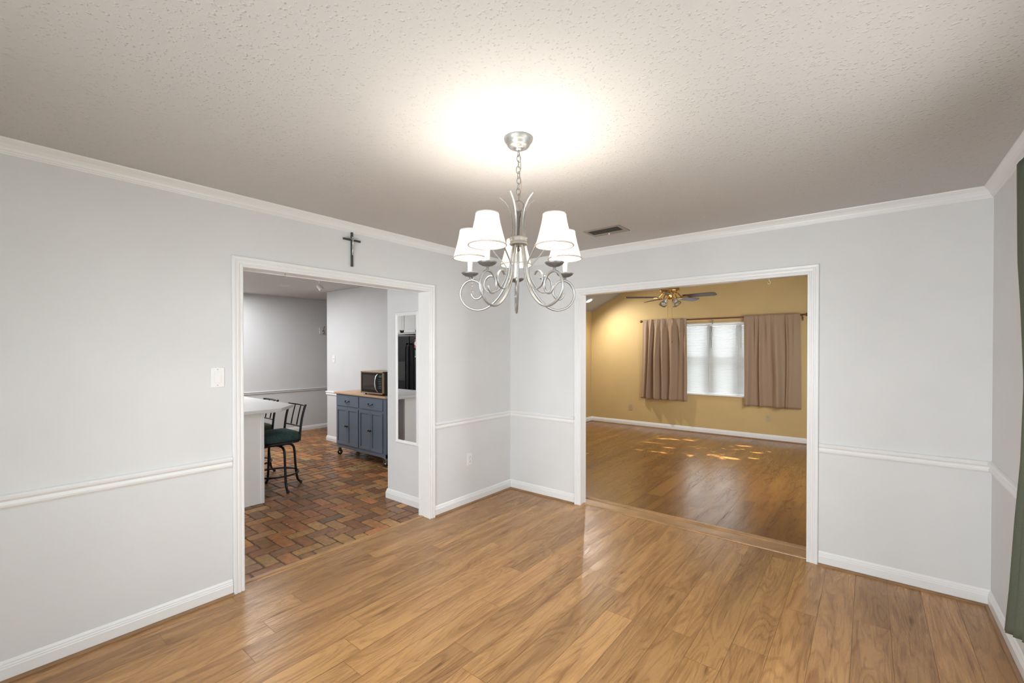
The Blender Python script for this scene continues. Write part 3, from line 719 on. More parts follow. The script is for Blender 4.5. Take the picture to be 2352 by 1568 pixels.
# ---- switches / outlets
def plate(name, origin, nrm, kind, label, cat, mat='switch', group=None):
    n = Vector(nrm); u = Vector((0, 0, 1)).cross(n); o = Vector(origin)
    r = empty(name, origin, label, cat, group)
    def bx(mb, a0, a1, z0, z1, d0, d1):
        vs = [o+u*a+Vector((0, 0, z))+n*d for d in (d0, d1) for (a, z) in ((a0, z0), (a1, z0), (a1, z1), (a0, z1))]
        mb.add(vs, [(0, 3, 2, 1), (4, 5, 6, 7), (0, 1, 5, 4), (1, 2, 6, 5), (2, 3, 7, 6), (3, 0, 4, 7)])
    m1 = MB(); bx(m1, -.036, .036, -.059, .059, .0005, .006); m1.build('cover_plate', M[mat], r, bevel=.002)
    if kind == 'rocker':
        m2 = MB(); bx(m2, -.017, .017, -.034, .034, .006, .0095); m2.build('rocker', M[mat], r, bevel=.0012)
    elif kind == 'toggle':
        m2 = MB(); bx(m2, -.005, .005, -.003, .014, .006, .018); m2.build('toggle', M[mat], r, bevel=.001)
    else:
        for zc in (-.02, .02):
            m2 = MB(); bx(m2, -.017, .017, zc-.014, zc+.014, .006, .0085); s = m2.build('socket', M[mat], r, bevel=.003)
            m3 = MB(); bx(m3, -.008, -.005, zc-.004, zc+.006, .008, .0088); bx(m3, .005, .008, zc-.004, zc+.006, .008, .0088); bx(m3, -.002, .002, zc-.010, zc-.006, .008, .0088)
            m3.build('socket_holes', M['slot'], s)
    for zc in ((-.047, .047) if kind != 'outlet' else (0,)):
        m3 = MB(); q = o+n*.006+Vector((0, 0, zc)); m3.lathe([(.003, 0), (.003, .0008), (0, .0009)], q, 10, axis=n); m3.build('screw', M['screw'], r)
    localize(r); return r
plate('light_switch', (0, -2.787, 1.333), (1, 0, 0), 'rocker', 'white rocker light switch left of the kitchen opening', 'switch')
plate('wall_outlet', (0, -.640, .434), (1, 0, 0), 'outlet', 'white outlet low on the left wall near the room corner', 'outlet')
plate('light_switch', (-3.783, .09, 1.356), (0, -1, 0), 'toggle', 'small white toggle switch on the kitchen wall above the blue cart', 'switch')
plate('wall_outlet', (-.686, LY, .361), (0, -1, 0), 'outlet', 'tan outlet low on the mustard wall, left of the left curtain', 'outlet', 'ivory')
plate('wall_outlet', (1.735, LY, .356), (0, -1, 0), 'outlet', 'tan outlet low on the mustard wall, under the right curtain', 'outlet', 'ivory')

# ---- cup hooks under the headers
def cup_hook(p, az, mat, label):
    x, y, z = p; d = Vector((math.cos(az), math.sin(az), 0)); b = Vector(p)
    pts = [b, b-Vector((0, 0, .016))]
    for k in range(9):
        a = math.pi/2 - k*R(32); c0 = b-Vector((0, 0, .028))
        pts.append(c0+d*(.011*math.cos(a))+Vector((0, 0, .011*math.sin(a))))
    mb = MB().tube(pts, .0017, 7); mb.lathe([(.005, -.0025), (.005, 0)], p, 12)
    tag(mb.build('cup_hook', mat), label, 'hook')
cup_hook((-.065, -2.36, ATOP), A0, M['screw'], 'small grey cup hook under the header of the kitchen opening')
cup_hook((2.45, .06, BTOP), A0-math.pi/2, M['white'], 'small white cup hook under the header of the living room opening')

# ---- green curtain at right
gc = empty('green_curtain', (3.50, -1.1, 2.25), 'sage green curtain panel hanging at the right edge by the right wall', 'curtain')
edge = [(2.262, -1.000), (2.18, -1.003), (1.86, -1.024), (1.67, -1.075), (1.36, -1.135), (1.05, -1.10), (.78, -1.015), (.474, -.94), (.255, -.865)]
mb = MB(); nz = 48; nu = 60; Xc = 3.50
def edge_at(z):
    for i in range(len(edge)-1):
        if edge[i][0] >= z >= edge[i+1][0]:
            t = (edge[i][0]-z)/(edge[i][0]-edge[i+1][0]); t = t*t*(3-2*t) if 0 else t
            return edge[i][1]+(edge[i+1][1]-edge[i][1])*t
    return edge[-1][1]
grid = []
for j in range(nz+1):
    s = j/nz; z0_ = 2.262-s*(2.262-.255)
    e = edge_at(z0_); row = []
    for i in range(nu+1):
        t = i/nu; y = e + (-1.62-e)*t
        z = z0_ + (s**3)*t*.28
        x = Xc + .012 - (.004+.020*s**.5)*math.sin(t*5*2*math.pi+.6)*min(1, t*6) - .02*s*t
        row.append((x, y, z))
    grid.append(row)
vs = [p for row in grid for p in row]; fs = [(j*(nu+1)+i, j*(nu+1)+i+1, (j+1)*(nu+1)+i+1, (j+1)*(nu+1)+i) for j in range(nz) for i in range(1, nu)]
hf = [(j*(nu+1), j*(nu+1)+1, (j+1)*(nu+1)+1, (j+1)*(nu+1)) for j in range(nz)]
MB().add(vs, fs, True).build('panel', M['sage'], gc, solid=.002)
MB().add(vs, hf, True).build('hem_edge', M['sagehem'], gc, solid=.003)
MB().add([(3.530, -.972, 2.205), (3.530, -1.03, 2.24), (3.530, -1.03, 2.115), (3.532, -1.0, 2.15)], [(0, 1, 2, 3)], False).build('folded_corner', M['sage'], gc, solid=.003)
localize(gc)
rod = empty('curtain_rod', (3.52, -2.3, 2.245), 'white curtain rod in the green curtain pocket on the right wall', 'curtain rod')
MB().tube([(3.553, -1.03, 2.235), (3.553, -3.4, 2.235)], .006, 10).build('pole', M['white'], rod)
for yy in (-1.10, -3.35): MB().box(3.553, 3.597, yy-.006, yy+.006, 2.225, 2.243).build('bracket', M['white'], rod)
localize(rod)

# ================================================================= LIVING THINGS
rod = empty('curtain_rod', (.93, LY-.09, 2.055), 'dark cherry wood curtain rod above the living room window', 'curtain rod')
MB().tube([(-.38, LY-.09, 2.055), (2.235, LY-.09, 2.055)], .0125, 14).build('pole', M['rodwood'], rod)
for xx, s in ((-.38, -1), (2.235, 1)):
    MB().lathe([(.010, 0), (.016, .006), (.010, .014), (.014, .020), (.024, .034), (.027, .048), (.022, .062), (.012, .070), (0, .073)], (xx, LY-.09, 2.055), 18, axis=(s, 0, 0)).build('finial', M['rodwood'], rod)
for xx in (-.34, .86, 2.215):
    mb = MB(); mb.tube(spline([(xx, LY-.001, 2.00), (xx, LY-.03, 1.995), (xx, LY-.07, 2.02), (xx, LY-.09, 2.045)], 5), .007, 8); mb.box(xx-.012, xx+.012, LY-.008, LY, 1.965, 2.03)
    mb.build('bracket', M['rodwood'] if xx != .86 else M['screw'], rod)
localize(rod)
def drape(x0, x1, xb0, xb1, z0, z1, seed, label, folds):
    rnd = random.Random(seed); r = empty('window_curtain', ((x0+x1)/2, LY-.09, z1), label, 'curtain')
    nu, nz = 150, 44; vs = []
    for j in range(nz+1):
        s = j/nz; z = z1-(z1-z0)*s
        for i in range(nu+1):
            t = i/nu; a, b = x0+(xb0-x0)*s, x1+(xb1-x1)*s
            x = a+(b-a)*t; y = 0
            for (c, w, dd, gr) in folds:
                cc = c+.02*math.sin(3*s+c*9); q = (t-cc)/w
                y -= 1.9*dd*math.exp(-q*q)*(gr[0]+(gr[1]-gr[0])*min(1, s*2.2))
            y += .004*math.sin(t*2*math.pi*17)*max(0, 1-s*6)
            env = 0 if s < .02 else min(1, s*8)
            vs.append((x, LY-.112+.062*min(1, s*1.3)+y*(.35+.65*env), z+.003*math.sin(t*2*math.pi*9)*max(0, 1-s*10)))
    fs = [(j*(nu+1)+i, j*(nu+1)+i+1, (j+1)*(nu+1)+i+1, (j+1)*(nu+1)+i) for j in range(nz) for i in range(nu)]
    MB().add(vs, fs, True).build('panel', M['tan'], r, solid=.0025)
    localize(r)
f1 = [(.07, .035, .030, (.5, .6)), (.19, .03, .045, (.6, 1.1)), (.36, .06, .050, (.4, 1.2)), (.50, .05, .042, (.4, 1.2)), (.68, .055, .05, (.5, 1.1)), (.84, .03, .030, (1, .2)), (.97, .03, .02, (.4, .6))]
f2 = [(.06, .05, .045, (.5, 1.2)), (.20, .02, .02, (1, .1)), (.31, .035, .030, (.7, 1.1)), (.45, .03, .02, (.9, .1)), (.59, .06, .042, (.5, 1.2)), (.76, .022, .04, (1, .7)), (.88, .02, .015, (.8, .1))]
drape(-.385, .445, -.445, .435, .560, 2.083, 3, 'narrower tan linen curtain left of the bright window', f1)
drape(1.388, 2.19, 1.392, 2.205, .555, 2.083, 4, 'wider tan linen curtain right of the bright window', f2)

# ---- recessed light in the sloped ceiling
nl = Vector((.498, 0, -1)).normalized()
cl_ = Vector((-1.24, 3.98, EZ+.498*(-1.24-LX0)))+nl*.004
rl = empty('recessed_light', cl_, 'lit round recessed ceiling light in the sloped living room ceiling', 'ceiling light')
MB().lathe([(.058, 0), (.088, 0), (.092, .003), (.088, .008), (.060, .006)], cl_, 32, axis=nl, cap=False).build('trim_ring', M['white'], rl)
MB().lathe([(.060, .002), (.05, .006), (.0, .009)], cl_, 28, axis=nl).build('lens', M['canlens'], rl)
localize(rl)
sd = bpy.data.lights.new('recessed_light_beam', 'SPOT'); sd.energy = CAN_W; sd.spot_size = R(158); sd.spot_blend = 1.0; sd.shadow_soft_size = .012; sd.color = (1, .98, .95)
so = bpy.data.objects.new('recessed_light_beam', sd); col.objects.link(so); so.location = cl_+nl*.03
so.rotation_euler = Vector((.6, .1, -1)).to_track_quat('-Z', 'Y').to_euler()

# ---- ceiling fan
FX, FY = .70, 2.95
fan = empty('ceiling_fan', (FX, FY, RZ), 'brass ceiling fan with five dark blades and light kit', 'ceiling fan')
FC = (FX, FY, 0)
MB().lathe([(0, 3.33), (.03, 3.335), (.06, 3.36), (.065, 3.40), (.065, 3.43)], FC, 28).build('canopy', M['brass'], fan)
MB().tube([(FX, FY, 3.34), (FX, FY, 2.50)], .012, 12).build('downrod', M['brass'], fan)
MB().lathe([(0, 2.352), (.08, 2.354), (.125, 2.366), (.14, 2.378), (.143, 2.392), (.136, 2.398), (.138, 2.44), (.132, 2.452), (.10, 2.47), (.05, 2.49), (.02, 2.51), (0, 2.51)], FC, 40).build('motor_housing', M['brass'], fan)
MB().lathe([(0, 2.255), (.02, 2.258), (.038, 2.275), (.045, 2.30), (.045, 2.335), (.06, 2.345), (.06, 2.352), (0, 2.352)], FC, 28).build('switch_housing', M['brass'], fan)
tipaz = [R(-1+72*q) for q in range(5)]
for a in tipaz:
    d = Vector((math.cos(a), math.sin(a), 0)); s = Vector((-math.sin(a), math.cos(a), 0)); tilt = R(-15)
    s2 = s*math.cos(tilt)+Vector((0, 0, 1))*math.sin(tilt)
    out = [(.20, -.052), (.24, -.056), (.60, -.068), (.635, -.060), (.66, -.035), (.66, .035), (.635, .060), (.60, .068), (.24, .056), (.20, .052)]
    up_ = d.cross(s2)
    base_ = Vector((FX, FY, 2.292)); vs = [base_+d*x+s2*y+up_*.003 for x, y in out]+[base_+d*x+s2*y-up_*.003 for x, y in out]; n = len(out)
    bl_ = MB().add(vs, [tuple(range(n)), tuple(range(n, 2*n))[::-1]]+[(i, (i+1) % n, (i+1) % n+n, i+n) for i in range(n)]).build('blade', M['walnut'], fan)
    br = MB(); br.tube([base_+d*.085+Vector((0, 0, .066)), base_+d*.12+Vector((0, 0, .05)), base_+d*.16+Vector((0, 0, .004)), base_+d*.20], .010, 8)
    vs = []
    for x, y in ((.16, .01), (.19, .035), (.25, .038), (.275, 0), (.25, -.038), (.19, -.035), (.16, -.01)): vs.append(base_+d*x+s2*y-up_*.006)
    vs += [v_-up_*.004 for v_ in vs]; br.add(vs, [tuple(range(7)), tuple(range(7, 14))[::-1]]+[(i, (i+1) % 7, (i+1) % 7+7, i+7) for i in range(7)])
    br.build('blade_iron', M['brass'], bl_)
for a in (R(250), R(-20), R(70), R(160)):
    d = Vector((math.cos(a), math.sin(a), 0)); b0 = Vector((FX, FY, 2.275))+d*.045; ax = (d*.75+Vector((0, 0, -1))).normalized()
    MB().tube([Vector((FX, FY, 2.285))+d*.03, b0+d*.02, b0+d*.025+ax*.03], .011, 10).build('lamp_arm', M['brass'], fan)
    g0 = b0+d*.025+ax*.02
    MB().lathe([(.018, 0), (.024, .01), (.028, .03), (.036, .06), (.045, .085), (.052, .10)], g0, 24, axis=ax, cap=False).build('glass_shade', M['frost'], fan, solid=.003)
    MB().lathe([(.012, 0), (.02, .02), (.022, .04), (.0, .06)], g0, 14, axis=ax).build('bulb', M['switch'], fan)
for dx, dz in ((-.03, 1.70), (.035, 1.63)):
    q = Vector((FX, FY, 0))+Vector((math.cos(A0-math.pi/2), math.sin(A0-math.pi/2), 0))*dx
    mb = MB().tube([(q.x, q.y, 2.27), (q.x, q.y, dz)], .0016, 5); pc = mb.build('pull_chain', M['brass'], fan)
    MB().lathe([(0, 0), (.006, .006), (.007, .02), (.004, .034), (0, .036)], (q.x, q.y, dz-.03), 12).build('pull_knob', M['rodwood'], pc)
localize(fan)

# sun reaching the living floor through the side window, between shrub leaves
sd = bpy.data.lights.new('sun_through_side_window', 'SPOT'); sd.color = (1, .92, .86); sd.energy = 30000; sd.spot_size = R(10); sd.spot_blend = .1; sd.shadow_soft_size = .03
so = bpy.data.objects.new('sun_through_side_window', sd); col.objects.link(so); so.location = (7.6, 4.45, 5.0)
so.rotation_euler = (Vector((.95, 3.38, 0))-so.location).to_track_quat('-Z', 'Y').to_euler()

# shrub outside the side window, its leaves break the sun into small patches
rnd = random.Random(21); mb = MB()
for i in range(1250):
    p_ = Vector((rnd.uniform(3.5, 4.1), rnd.uniform(2.85, 4.75), rnd.uniform(.9, 2.9)))
    d_ = Vector((rnd.gauss(0, 1), rnd.gauss(0, 1), rnd.gauss(0, 1))).normalized(); e_ = d_.orthogonal().normalized(); l_ = rnd.uniform(.09, .16)
    mb.add([p_-d_*l_, p_+e_*l_*.5, p_+d_*l_, p_-e_*l_*.5], [(0, 1, 2, 3)])
for yy in (3.2, 3.8, 4.4): mb.tube([(3.8, yy, -.3), (3.8+.05, yy+.03, 1.2), (3.75, yy, 2.6)], .02, 8)
tag(mb.build('shrub', M['leaf']), 'leafy shrub outside the living room side window', 'shrub')

# ================================================================= KITCHEN THINGS
# ---- island
isl = empty('kitchen_island', (-2.4, -2.15, 0), 'white panelled island base under the white worktop', 'island')
MB().box(-3.15, -1.592, -2.40, -1.902, 0, .882).build('body', M['lounge_white'], isl, bevel=.002)
MB().box(-3.15, -1.592, -1.902, -1.892, .0, .882).build('beadboard_side', M['bead'], isl)
MB().box(-1.60, -1.575, -1.915, -1.885, 0, .882).build('corner_trim', M['white'], isl, bevel=.002)
MB().box(-1.592, -1.585, -2.40, -1.915, 0, .882).build('end_panel', M['lounge_white'], isl, bevel=.001)
localize(isl)
ct = MB().prism([(-1.515, -2.46), (-1.515, -1.745), (-1.765, -1.515), (-3.10, -1.515), (-3.22, -1.62), (-3.22, -2.46)], 'z', .890, .92)
cto = ct.build('worktop', M['worktop'], bevel=.003)
tag(cto, 'white laminate worktop with a clipped corner on the island', 'worktop')
MB().prism([(-1.53, -2.45), (-1.53, -1.752), (-1.772, -1.53), (-3.09, -1.53), (-3.205, -1.63), (-3.205, -2.45)], 'z', .8825, .8899).build('worktop_edging', M['white'], cto)

# ---- bar stools
def stool(label, seatmat):
    r = empty('bar_stool', (0, 0, 0), label, 'bar stool', None)
    k = M['black']
    for i in range(4):
        a = i*math.pi/2; d = Vector((math.cos(a), math.sin(a), 0))
        pts = spline([d*.02+Vector((0, 0, .462)), d*.11+Vector((0, 0, .462)), d*.165+Vector((0, 0, .445)), d*.19+Vector((0, 0, .39)), d*.205+Vector((0, 0, .20)), d*.225+Vector((0, 0, .06)), d*.262+Vector((0, 0, .012))], 6)
        lg = MB().tube(pts, .0125, 10).build('leg', k, r)
        MB().lathe([(.0135, 0), (.015, .004), (.015, .022), (.0125, .024)], d*.262+Vector((0, 0, 0.0)), 12).build('foot_cap', M['blackmatte'], lg)
    MB().tube([Vector((.214*math.cos(2*math.pi*q/40), .214*math.sin(2*math.pi*q/40), .165)) for q in range(40)], .010, 8, True).build('foot_ring', k, r)
    MB().lathe([(.0, .468), (.10, .468), (.10, .500), (.0, .500)], (0, 0, 0), 24).build('swivel', k, r)
    # seat pan and cushion
    def rr(x, y, n=5, rad=.07):
        pts = []
        for (sx, sy, a0) in ((1, 1, 0), (-1, 1, 90), (-1, -1, 180), (1, -1, 270)):
            for q in range(n+1):
                a = R(a0+90*q/n); pts.append((sx*(x-rad)+rad*math.cos(a), sy*(y-rad)+rad*math.sin(a)))
        return pts
    MB().prism(rr(.195, .178), 'z', .500, .520).build('seat_frame', k, r)
    mb = MB(); prof = [(.90, .520), (1.0, .530), (1.03, .550), (1.03, .575), (.98, .600), (.86, .615), (.5, .622)]
    rings = [[Vector((x*s, y*s, z)) for x, y in rr(.20, .182)] for s, z in prof]; n = len(rings[0]); vs = [p for rg in rings for p in rg]
    fs = [(i*n+q, i*n+(q+1) % n, (i+1)*n+(q+1) % n, (i+1)*n+q) for i in range(len(rings)-1) for q in range(n)]+[tuple((len(rings)-1)*n+q for q in range(n)), tuple(range(n))[::-1]]
    mb.add(vs, fs, True); mb.build('seat', seatmat, r)
    # back
    def post(x, rad): return MB().tube(spline([(x, .163, .515), (x, .168, .60), (x, .188, .75), (x, .226, .895)], 5), rad, 10)
    for x in (-.185, .185): post(x, .0125).build('back_post', k, r)
    def yb(z): return .168+.06*((z-.60)/.295)**1.35 if z > .6 else .166
    for x in (-.065, .065): MB().tube([(x, yb(z)+.012*(1-(x/.185)**2), z) for z in (.672, .72, .78, .84, .882)], .007, 8).build('spindle', k, r)
    MB().tube(spline([(-.185, yb(.665), .665), (0, yb(.665)+.016, .662), (.185, yb(.665), .665)], 8), .008, 8).build('lower_rail', k, r)
    MB().tube(spline([(-.198, .224, .892), (0, .240, .892), (.198, .224, .892)], 8), .011, 10).build('top_rail', k, r)
    return r
s1 = stool('black metal bar stool with dark green seat, nearer the kitchen opening', M['seat'])
s1.location = (-1.975, -1.598, 0); s1.rotation_euler = (0, 0, R(0))
s2 = stool('black metal bar stool with olive seat, farther along the island', M['seat2'])
s2.location = (-2.70, -1.575, 0); s2.rotation_euler = (0, 0, R(0))

# ---- rolling cart
CX0, CX1, CY0, CY1, CB, CT = -2.925, -1.755, -.36, .01, .118, .882
cart = empty('rolling_kitchen_cart', ((CX0+CX1)/2, -.15, 0), 'slate blue rolling kitchen cart with wooden top against the wall', 'kitchen cart')
MB().box(CX0, CX1, CY0, CY1, CB, CT).build('body', M['blue'], cart, bevel=.003)
def uvbox(name, mat, parent, x0, x1, y0, y1, z0, z1, bevel=.004):
    o = MB().box(x0, x1, y0, y1, z0, z1).build(name, mat, parent, bevel=bevel)
    me = o.data; me.uv_layers.new(name='UVMap'); me.color_attributes.new('rnd', 'FLOAT_COLOR', 'CORNER')
    ul = me.uv_layers['UVMap']; ca = me.color_attributes['rnd']
    for lp in me.loops:
        v_ = me.vertices[lp.vertex_index].co; ul.data[lp.index].uv = (v_.x, v_.y+v_.z); ca.data[lp.index].color = (.4, .6, .5, 1)
    return o
uvbox('wooden_top', M['butcher'], cart, CX0-.025, CX1+.03, CY0-.025, CY1+.02, CT, CT+.022)
mid = (CX0+CX1)/2; zt0, zt1 = .715, .862
def bail(parent, xc, z, y, w=.045):
    mb = MB(); mb.tube(spline([(xc-w, y, z+.008), (xc-w*.9, y-.016, z), (xc-w*.4, y-.022, z-.010), (xc+w*.4, y-.022, z-.010), (xc+w*.9, y-.016, z), (xc+w, y, z+.008)], 5), .0055, 8)
    for s in (-1, 1): mb.lathe([(.011, 0), (.009, .008), (0, .010)], (xc+s*w, y, z+.008), 10, axis=(0, -1, 0))
    mb.build('handle', M['black'], parent)
for a, b in ((CX0+.03, mid-.012), (mid+.012, CX1-.05)):
    dr = MB().box(a, b, CY0-.010, CY0, zt0, zt1).build('drawer', M['blue'], cart, bevel=.003)
    bail(dr, (a+b)/2, (zt0+zt1)/2-.008, CY0-.010)
def shaker(x0, x1, z0, z1, knobx):
    mb = MB(); y = CY0; t = .035
    mb.box(x0, x1, y-.006, y, z0, z1)
    mb.box(x0, x0+t, y-.014, y-.006, z0, z1); mb.box(x1-t, x1, y-.014, y-.006, z0, z1); mb.box(x0+t, x1-t, y-.014, y-.006, z1-t, z1); mb.box(x0+t, x1-t, y-.014, y-.006, z0, z0+t)
    d = mb.build('door', M['blue'], cart, bevel=.0015)
    k = MB().lathe([(.006, 0), (.006, .012), (.013, .016), (.014, .022), (.010, .027), (0, .028)], (knobx, y-.014, .44), 14, axis=(0, -1, 0)); k.build('knob', M['black'], d)
dz0, dz1 = .175, .690
for a, b in ((CX0+.03, mid-.012), (mid+.012, CX1-.05)):
    c_ = (a+b)/2
    shaker(a, c_-.002, dz0, dz1, c_-.020); shaker(c_+.002, b, dz0, dz1, c_+.020)
MB().box(CX1-.001, CX1+.012, CY0+.0, CY0+.04, CB, CT).box(CX1-.001, CX1+.012, CY1-.04, CY1, CB, CT).box(CX1-.001, CX1+.012, CY0, CY1, CB, CB+.05).build('side_frame', M['blue'], cart, bevel=.002)
for sx, xx in ((-1, CX0), (1, CX1+.012)):
    mb = MB(); mb.tube([(xx+sx*.045, CY0+.04, .755), (xx+sx*.045, CY1-.04, .755)], .009, 10)
    for yy in (CY0+.05, CY1-.05): mb.tube([(xx, yy, .755), (xx+sx*.045, yy, .755)], .007, 8)
    mb.build('towel_bar', M['mwframe'] if sx < 0 else M['chrome'], cart)
for xx, yy in ((CX0+.035, CY0+.03), (CX1-.045, CY0+.03), (CX0+.035, CY1-.05), (CX1-.045, CY1-.05)):
    cs = MB(); cs.box(xx-.028, xx+.028, yy-.028, yy+.028, CB-.006, CB); cs.lathe([(.014, CB-.02), (.018, CB-.006)], (xx, yy, 0), 14)
    for s in (-1, 1): cs.prism([(yy-.020, CB-.018), (yy+.022, CB-.018), (yy+.012, .040), (yy-.004, .040)], 'x', xx+s*.016-.0015, xx+s*.016+.0015)
    w = cs.build('caster', M['chrome'], cart)
    MB().lathe([(.0, -.011), (.030, -.011), (.0375, -.007), (.0375, .007), (.030, .011), (0, .011)], (xx, yy+.004, .0375), 24, axis=(1, 0, 0)).build('wheel', M['blackmatte'], w)
    MB().lathe([(.0, -.0135), (.020, -.0125), (.020, .0125), (0, .0135)], (xx, yy+.004, .0375), 20, axis=(1, 0, 0)).build('hub', M['chrome'], w)
localize(cart)

# ---- microwave on the cart
MX0, MX1, MY0, MY1, MZ0, MZ1 = -2.345, -1.842, -.335, -.01, .922, 1.215
mw = empty('microwave', ((MX0+MX1)/2, -.17, .904), 'bronze framed black microwave sitting on the cart', 'microwave')
MB().box(MX0, MX1, MY0+.02, MY1, MZ0, MZ1).build('case', M['blackmatte'], mw, bevel=.004)
MB().box(MX0+.002, MX1-.002, MY0+.02, MY1-.002, MZ1, MZ1+.002).build('case_top', M['mwframe'], mw)
fr = MB(); t = .016
fr.box(MX0, MX1, MY0, MY0+.022, MZ1-t, MZ1+.002); fr.box(MX0, MX1, MY0, MY0+.022, MZ0, MZ0+t); fr.box(MX0, MX0+t, MY0, MY0+.022, MZ0, MZ1); fr.box(MX1-t, MX1, MY0, MY0+.022, MZ0, MZ1)
fr.build('front_frame', M['mwframe'], mw, bevel=.002)
dr = MB().box(MX0+t, MX1-.115, MY0+.004, MY0+.022, MZ0+t, MZ1-t).build('door', M['blackgloss'], mw, bevel=.001)
MB().box(MX0+t+.03, MX1-.165, MY0+.0025, MY0+.0045, MZ0+.055, MZ1-.045).build('window', M['mwglass'], dr)
hx = MX1-.125
MB().tube(spline([(hx+.012, MY0+.004, MZ1-.03), (hx-.002, MY0-.022, MZ1-.07), (hx-.008, MY0-.028, (MZ0+MZ1)/2), (hx-.002, MY0-.022, MZ0+.07), (hx+.012, MY0+.004, MZ0+.03)], 6), .007, 10).build('handle', M['chrome'], dr)
cpn = MB().box(MX1-.113, MX1-t, MY0+.004, MY0+.022, MZ0+t, MZ1-t).build('control_panel', M['blackgloss'], mw, bevel=.001)
MB().box(MX1-.10, MX1-.03, MY0+.0025, MY0+.0045, MZ1-.075, MZ1-.045).build('display', M['displaygreen'], cpn)
for j in range(6):
    for i in range(3):
        bx_ = MX1-.098+i*.025; bz = MZ1-.105-j*.022
        MB().box(bx_, bx_+.014, MY0+.002, MY0+.0045, bz, bz+.005).build('button', M['screw'], cpn)
for xx in (MX0+.05, MX1-.05):
    for yy in (MY0+.05, MY1-.05): MB().lathe([(.012, .9042), (.014, .925)], (xx, yy, 0), 12).build('foot', M['blackmatte'], mw)
localize(mw)

# ---- mirror on the closet wall
YM = -1.03
mr = empty('wall_mirror', (-.44, YM, .57), 'tall narrow white framed mirror on the white closet wall', 'mirror')
mx0, mx1, mz0, mz1 = -.622, -.275, .582, 1.868; fwid = .036
MB().box(mx0+.02, mx1-.02, YM-.010, YM-.0005, mz0+.02, mz1-.02).build('mirror_glass', M['mirror'], mr)
fp = [(0, 0), (0, .012), (.006, .018), (.014, .020), (.024, .015), (.030, .011), (fwid, .0105), (fwid, .0)]
vs = []; k = len(fp)
for st in range(4):
    for (w, d) in fp:
        x_, z_ = [(mx0+w, mz0+w), (mx0+w, mz1-w), (mx1-w, mz1-w), (mx1-w, mz0+w)][st]; vs.append((x_, YM-d, z_))
fs = [(st*k+i, st*k+(i+1) % k, ((st+1) % 4)*k+(i+1) % k, ((st+1) % 4)*k+i) for st in range(4) for i in range(k)]
MB().add(vs, fs).build('frame', M['white'], mr)
localize(mr)

# ---- fridge + cabinet seen in the mirror
FYF = -3.10
fx0, fxg, fx1 = -3.44, -3.02, -2.53
fg = empty('refrigerator', ((fx0+fx1)/2, FYF-.4, 0), 'glossy black side-by-side refrigerator seen in the wall mirror', 'refrigerator')
MB().box(fx0, fx1, FYF-.72, FYF-.06, .02, 1.742).build('body', M['blackgloss'], fg, bevel=.004)
for a, b in ((fx0, fxg-.004), (fxg+.004, fx1)):
    d = MB().box(a, b, FYF-.058, FYF, .10, 1.74).build('door', M['blackgloss'], fg, bevel=.012, seg=3)
    hx = b-.035 if a == fx0 else a+.035
    MB().tube(spline([(hx, FYF, 1.60), (hx, FYF+.045, 1.56), (hx, FYF+.05, 1.1), (hx, FYF+.045, .72), (hx, FYF, .68)], 6), .012, 10).build('handle', M['blackgloss'], d)
MB().box(fx0+.10, fxg-.10, FYF-.01, FYF+.004, .98, 1.30).build('dispenser', M['blackmatte'], fg, bevel=.003)
MB().box(fx0, fx1, FYF-.05, FYF-.02, .0, .09).build('kick_plate', M['blackmatte'], fg)
localize(fg)
def magnet(name, x, z, shapes, label):
    r = empty(name, (x, FYF+.004, z), label, 'magnet', 'fridge magnets')
    for i, (poly, mt_, d) in enumerate(shapes):
        MB().prism([(x+a, z+b) for a, b in poly], 'y', FYF+.0005, FYF+.003+d).build('magnet_piece', M[mt_], r)
    localize(r)
def ngon(cx, cz, rx, rz, n=10): return [(cx+rx*math.cos(2*math.pi*k/n), cz+rz*math.sin(2*math.pi*k/n)) for k in range(n)]
magnet('fridge_magnet', fxg+.17, 1.665, [(ngon(.03, .02, .018, .022), 'red', .001), (ngon(0, 0, .030, .014), 'red', .002), (ngon(0, -.055, .034, .040), 'pinkish', .001), (ngon(0, -.112, .034, .022), 'red', .002)], 'red and cream fridge magnet near the fridge door top')
magnet('fridge_magnet', fxg+.175, 1.44, [([(-.024, .055), (.024, .055), (.018, 0), (.026, -.06), (-.022, -.06), (-.018, 0)], 'green_knit', .001), (ngon(-.016, -.05, .010, .010), 'pinkish', .002)], 'green fridge magnet below the red and cream one')
uc = empty('wall_cabinet', (-3.0, FYF-.3, 1.80), 'white wall cabinet above the black refrigerator, seen in the mirror', 'cabinet')
MB().box(-3.62, -2.45, FYF-.62, FYF-.03, 1.775, KH-.002).build('body', M['cabinet'], uc, bevel=.003)
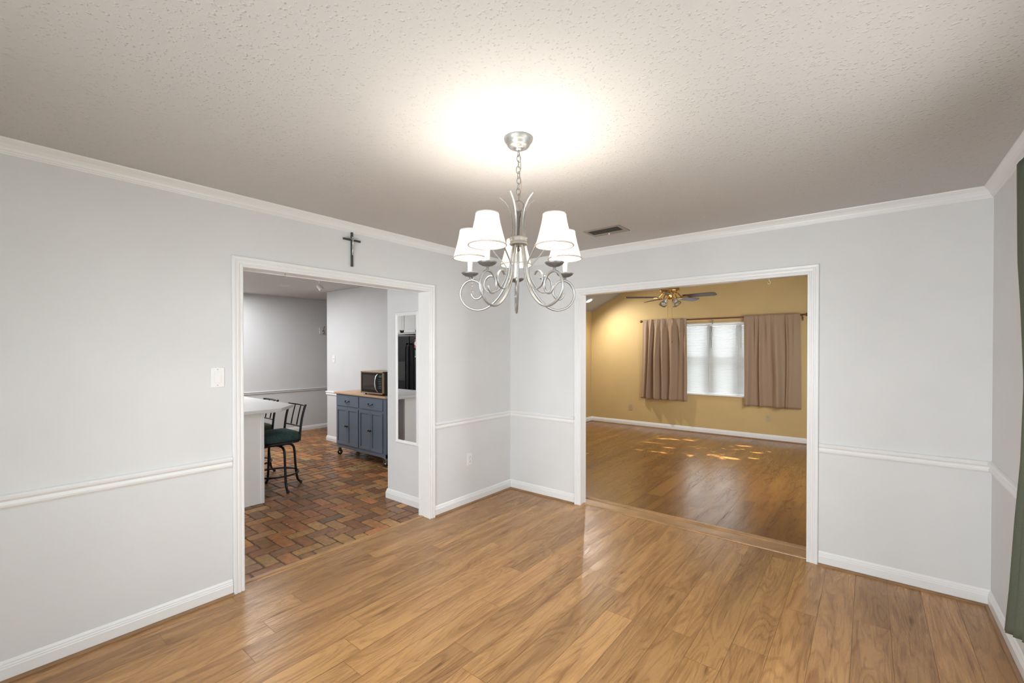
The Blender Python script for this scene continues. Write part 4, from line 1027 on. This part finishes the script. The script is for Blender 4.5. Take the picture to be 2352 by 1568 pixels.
for a, b, kx in ((-3.60, -3.235, -3.265), (-3.228, -2.835, -3.20), (-2.828, -2.46, -2.50)):
    mb = MB(); y = FYF-.03; z0, z1 = 1.80, 2.40; t = .055
    mb.box(a, b, y, y+.012, z0, z1)
    mb.box(a+t, b-t, y+.012, y+.014, z0+t, z1-t)
    mb.box(a, a+t-.01, y+.012, y+.02, z0, z1); mb.box(b-t+.01, b, y+.012, y+.02, z0, z1); mb.box(a, b, y+.012, y+.02, z0, z0+t-.01); mb.box(a, b, y+.012, y+.02, z1-t+.01, z1)
    d = mb.build('door', M['cabinet'], uc, bevel=.002)
    MB().lathe([(.006, 0), (.006, .012), (.014, .018), (.012, .026), (0, .028)], (kx, y+.02, 1.835), 12, axis=(0, 1, 0)).build('knob', M['screw'], d)
localize(uc)

# ---- coat hooks, ceiling fixtures
rk = empty('coat_rack', (-5.2, .80, 1.87), 'white board with grey coat hooks on the far kitchen wall', 'coat rack')
MB().box(-5.199, -5.18, .59, 1.32, 1.81, 1.935).build('board', M['kwall'], rk, bevel=.004)
for yy in (.655, .80, .95, 1.10, 1.25):
    mb = MB().tube(spline([(-5.18, yy, 1.83), (-5.155, yy, 1.815), (-5.13, yy, 1.835), (-5.135, yy, 1.86), (-5.155, yy, 1.90), (-5.135, yy, 1.945), (-5.115, yy+.004, 1.96)], 5), .006, 8)
    mb.lathe([(.014, 0), (.010, .006), (0, .008)], (-5.18, yy, 1.87), 10, axis=(1, 0, 0)); mb.build('hook', M['nickel_dark'], rk)
localize(rk)
dk = empty('recessed_light', (-3.73, -.727, KH), 'unlit round recessed light flush in the kitchen ceiling', 'ceiling light')
MB().lathe([(.070, -.002), (.080, -.004), (.086, -.004), (.09, 0)], (-3.73, -.727, KH), 36, cap=False).build('trim_ring', M['sleeve'], dk, solid=.001)
MB().lathe([(0, -.0015), (.072, -.0015)], (-3.73, -.727, KH), 30, cap=False).build('lens', M['slat'], dk)
localize(dk)
spx, spy = -2.852, -.647
st = empty('spot_fixture', (spx, spy, KH), 'small white swivel spotlight on the kitchen ceiling', 'spotlight')
MB().lathe([(0, -.014), (.03, -.012), (.052, -.006), (.055, 0)], (spx, spy, KH), 28).build('ceiling_plate', M['switch'], st)
MB().tube([(spx, spy, KH-.012), (spx, spy, KH-.055)], .006, 8).build('stem', M['switch'], st)
ax = Vector((.55, .25, -.62)).normalized()
MB().lathe([(0, -.050), (.016, -.048), (.022, -.036), (.030, -.026), (.032, .004), (.030, .008), (.034, .012), (.034, .022), (.031, .026), (.035, .030), (.035, .046), (.038, .062), (.036, .064), (.030, .055), (0, .05)], Vector((spx, spy, KH-.090))+ax*.01, 24, axis=ax).build('lamp_head', M['sleeve'], st)
localize(st)
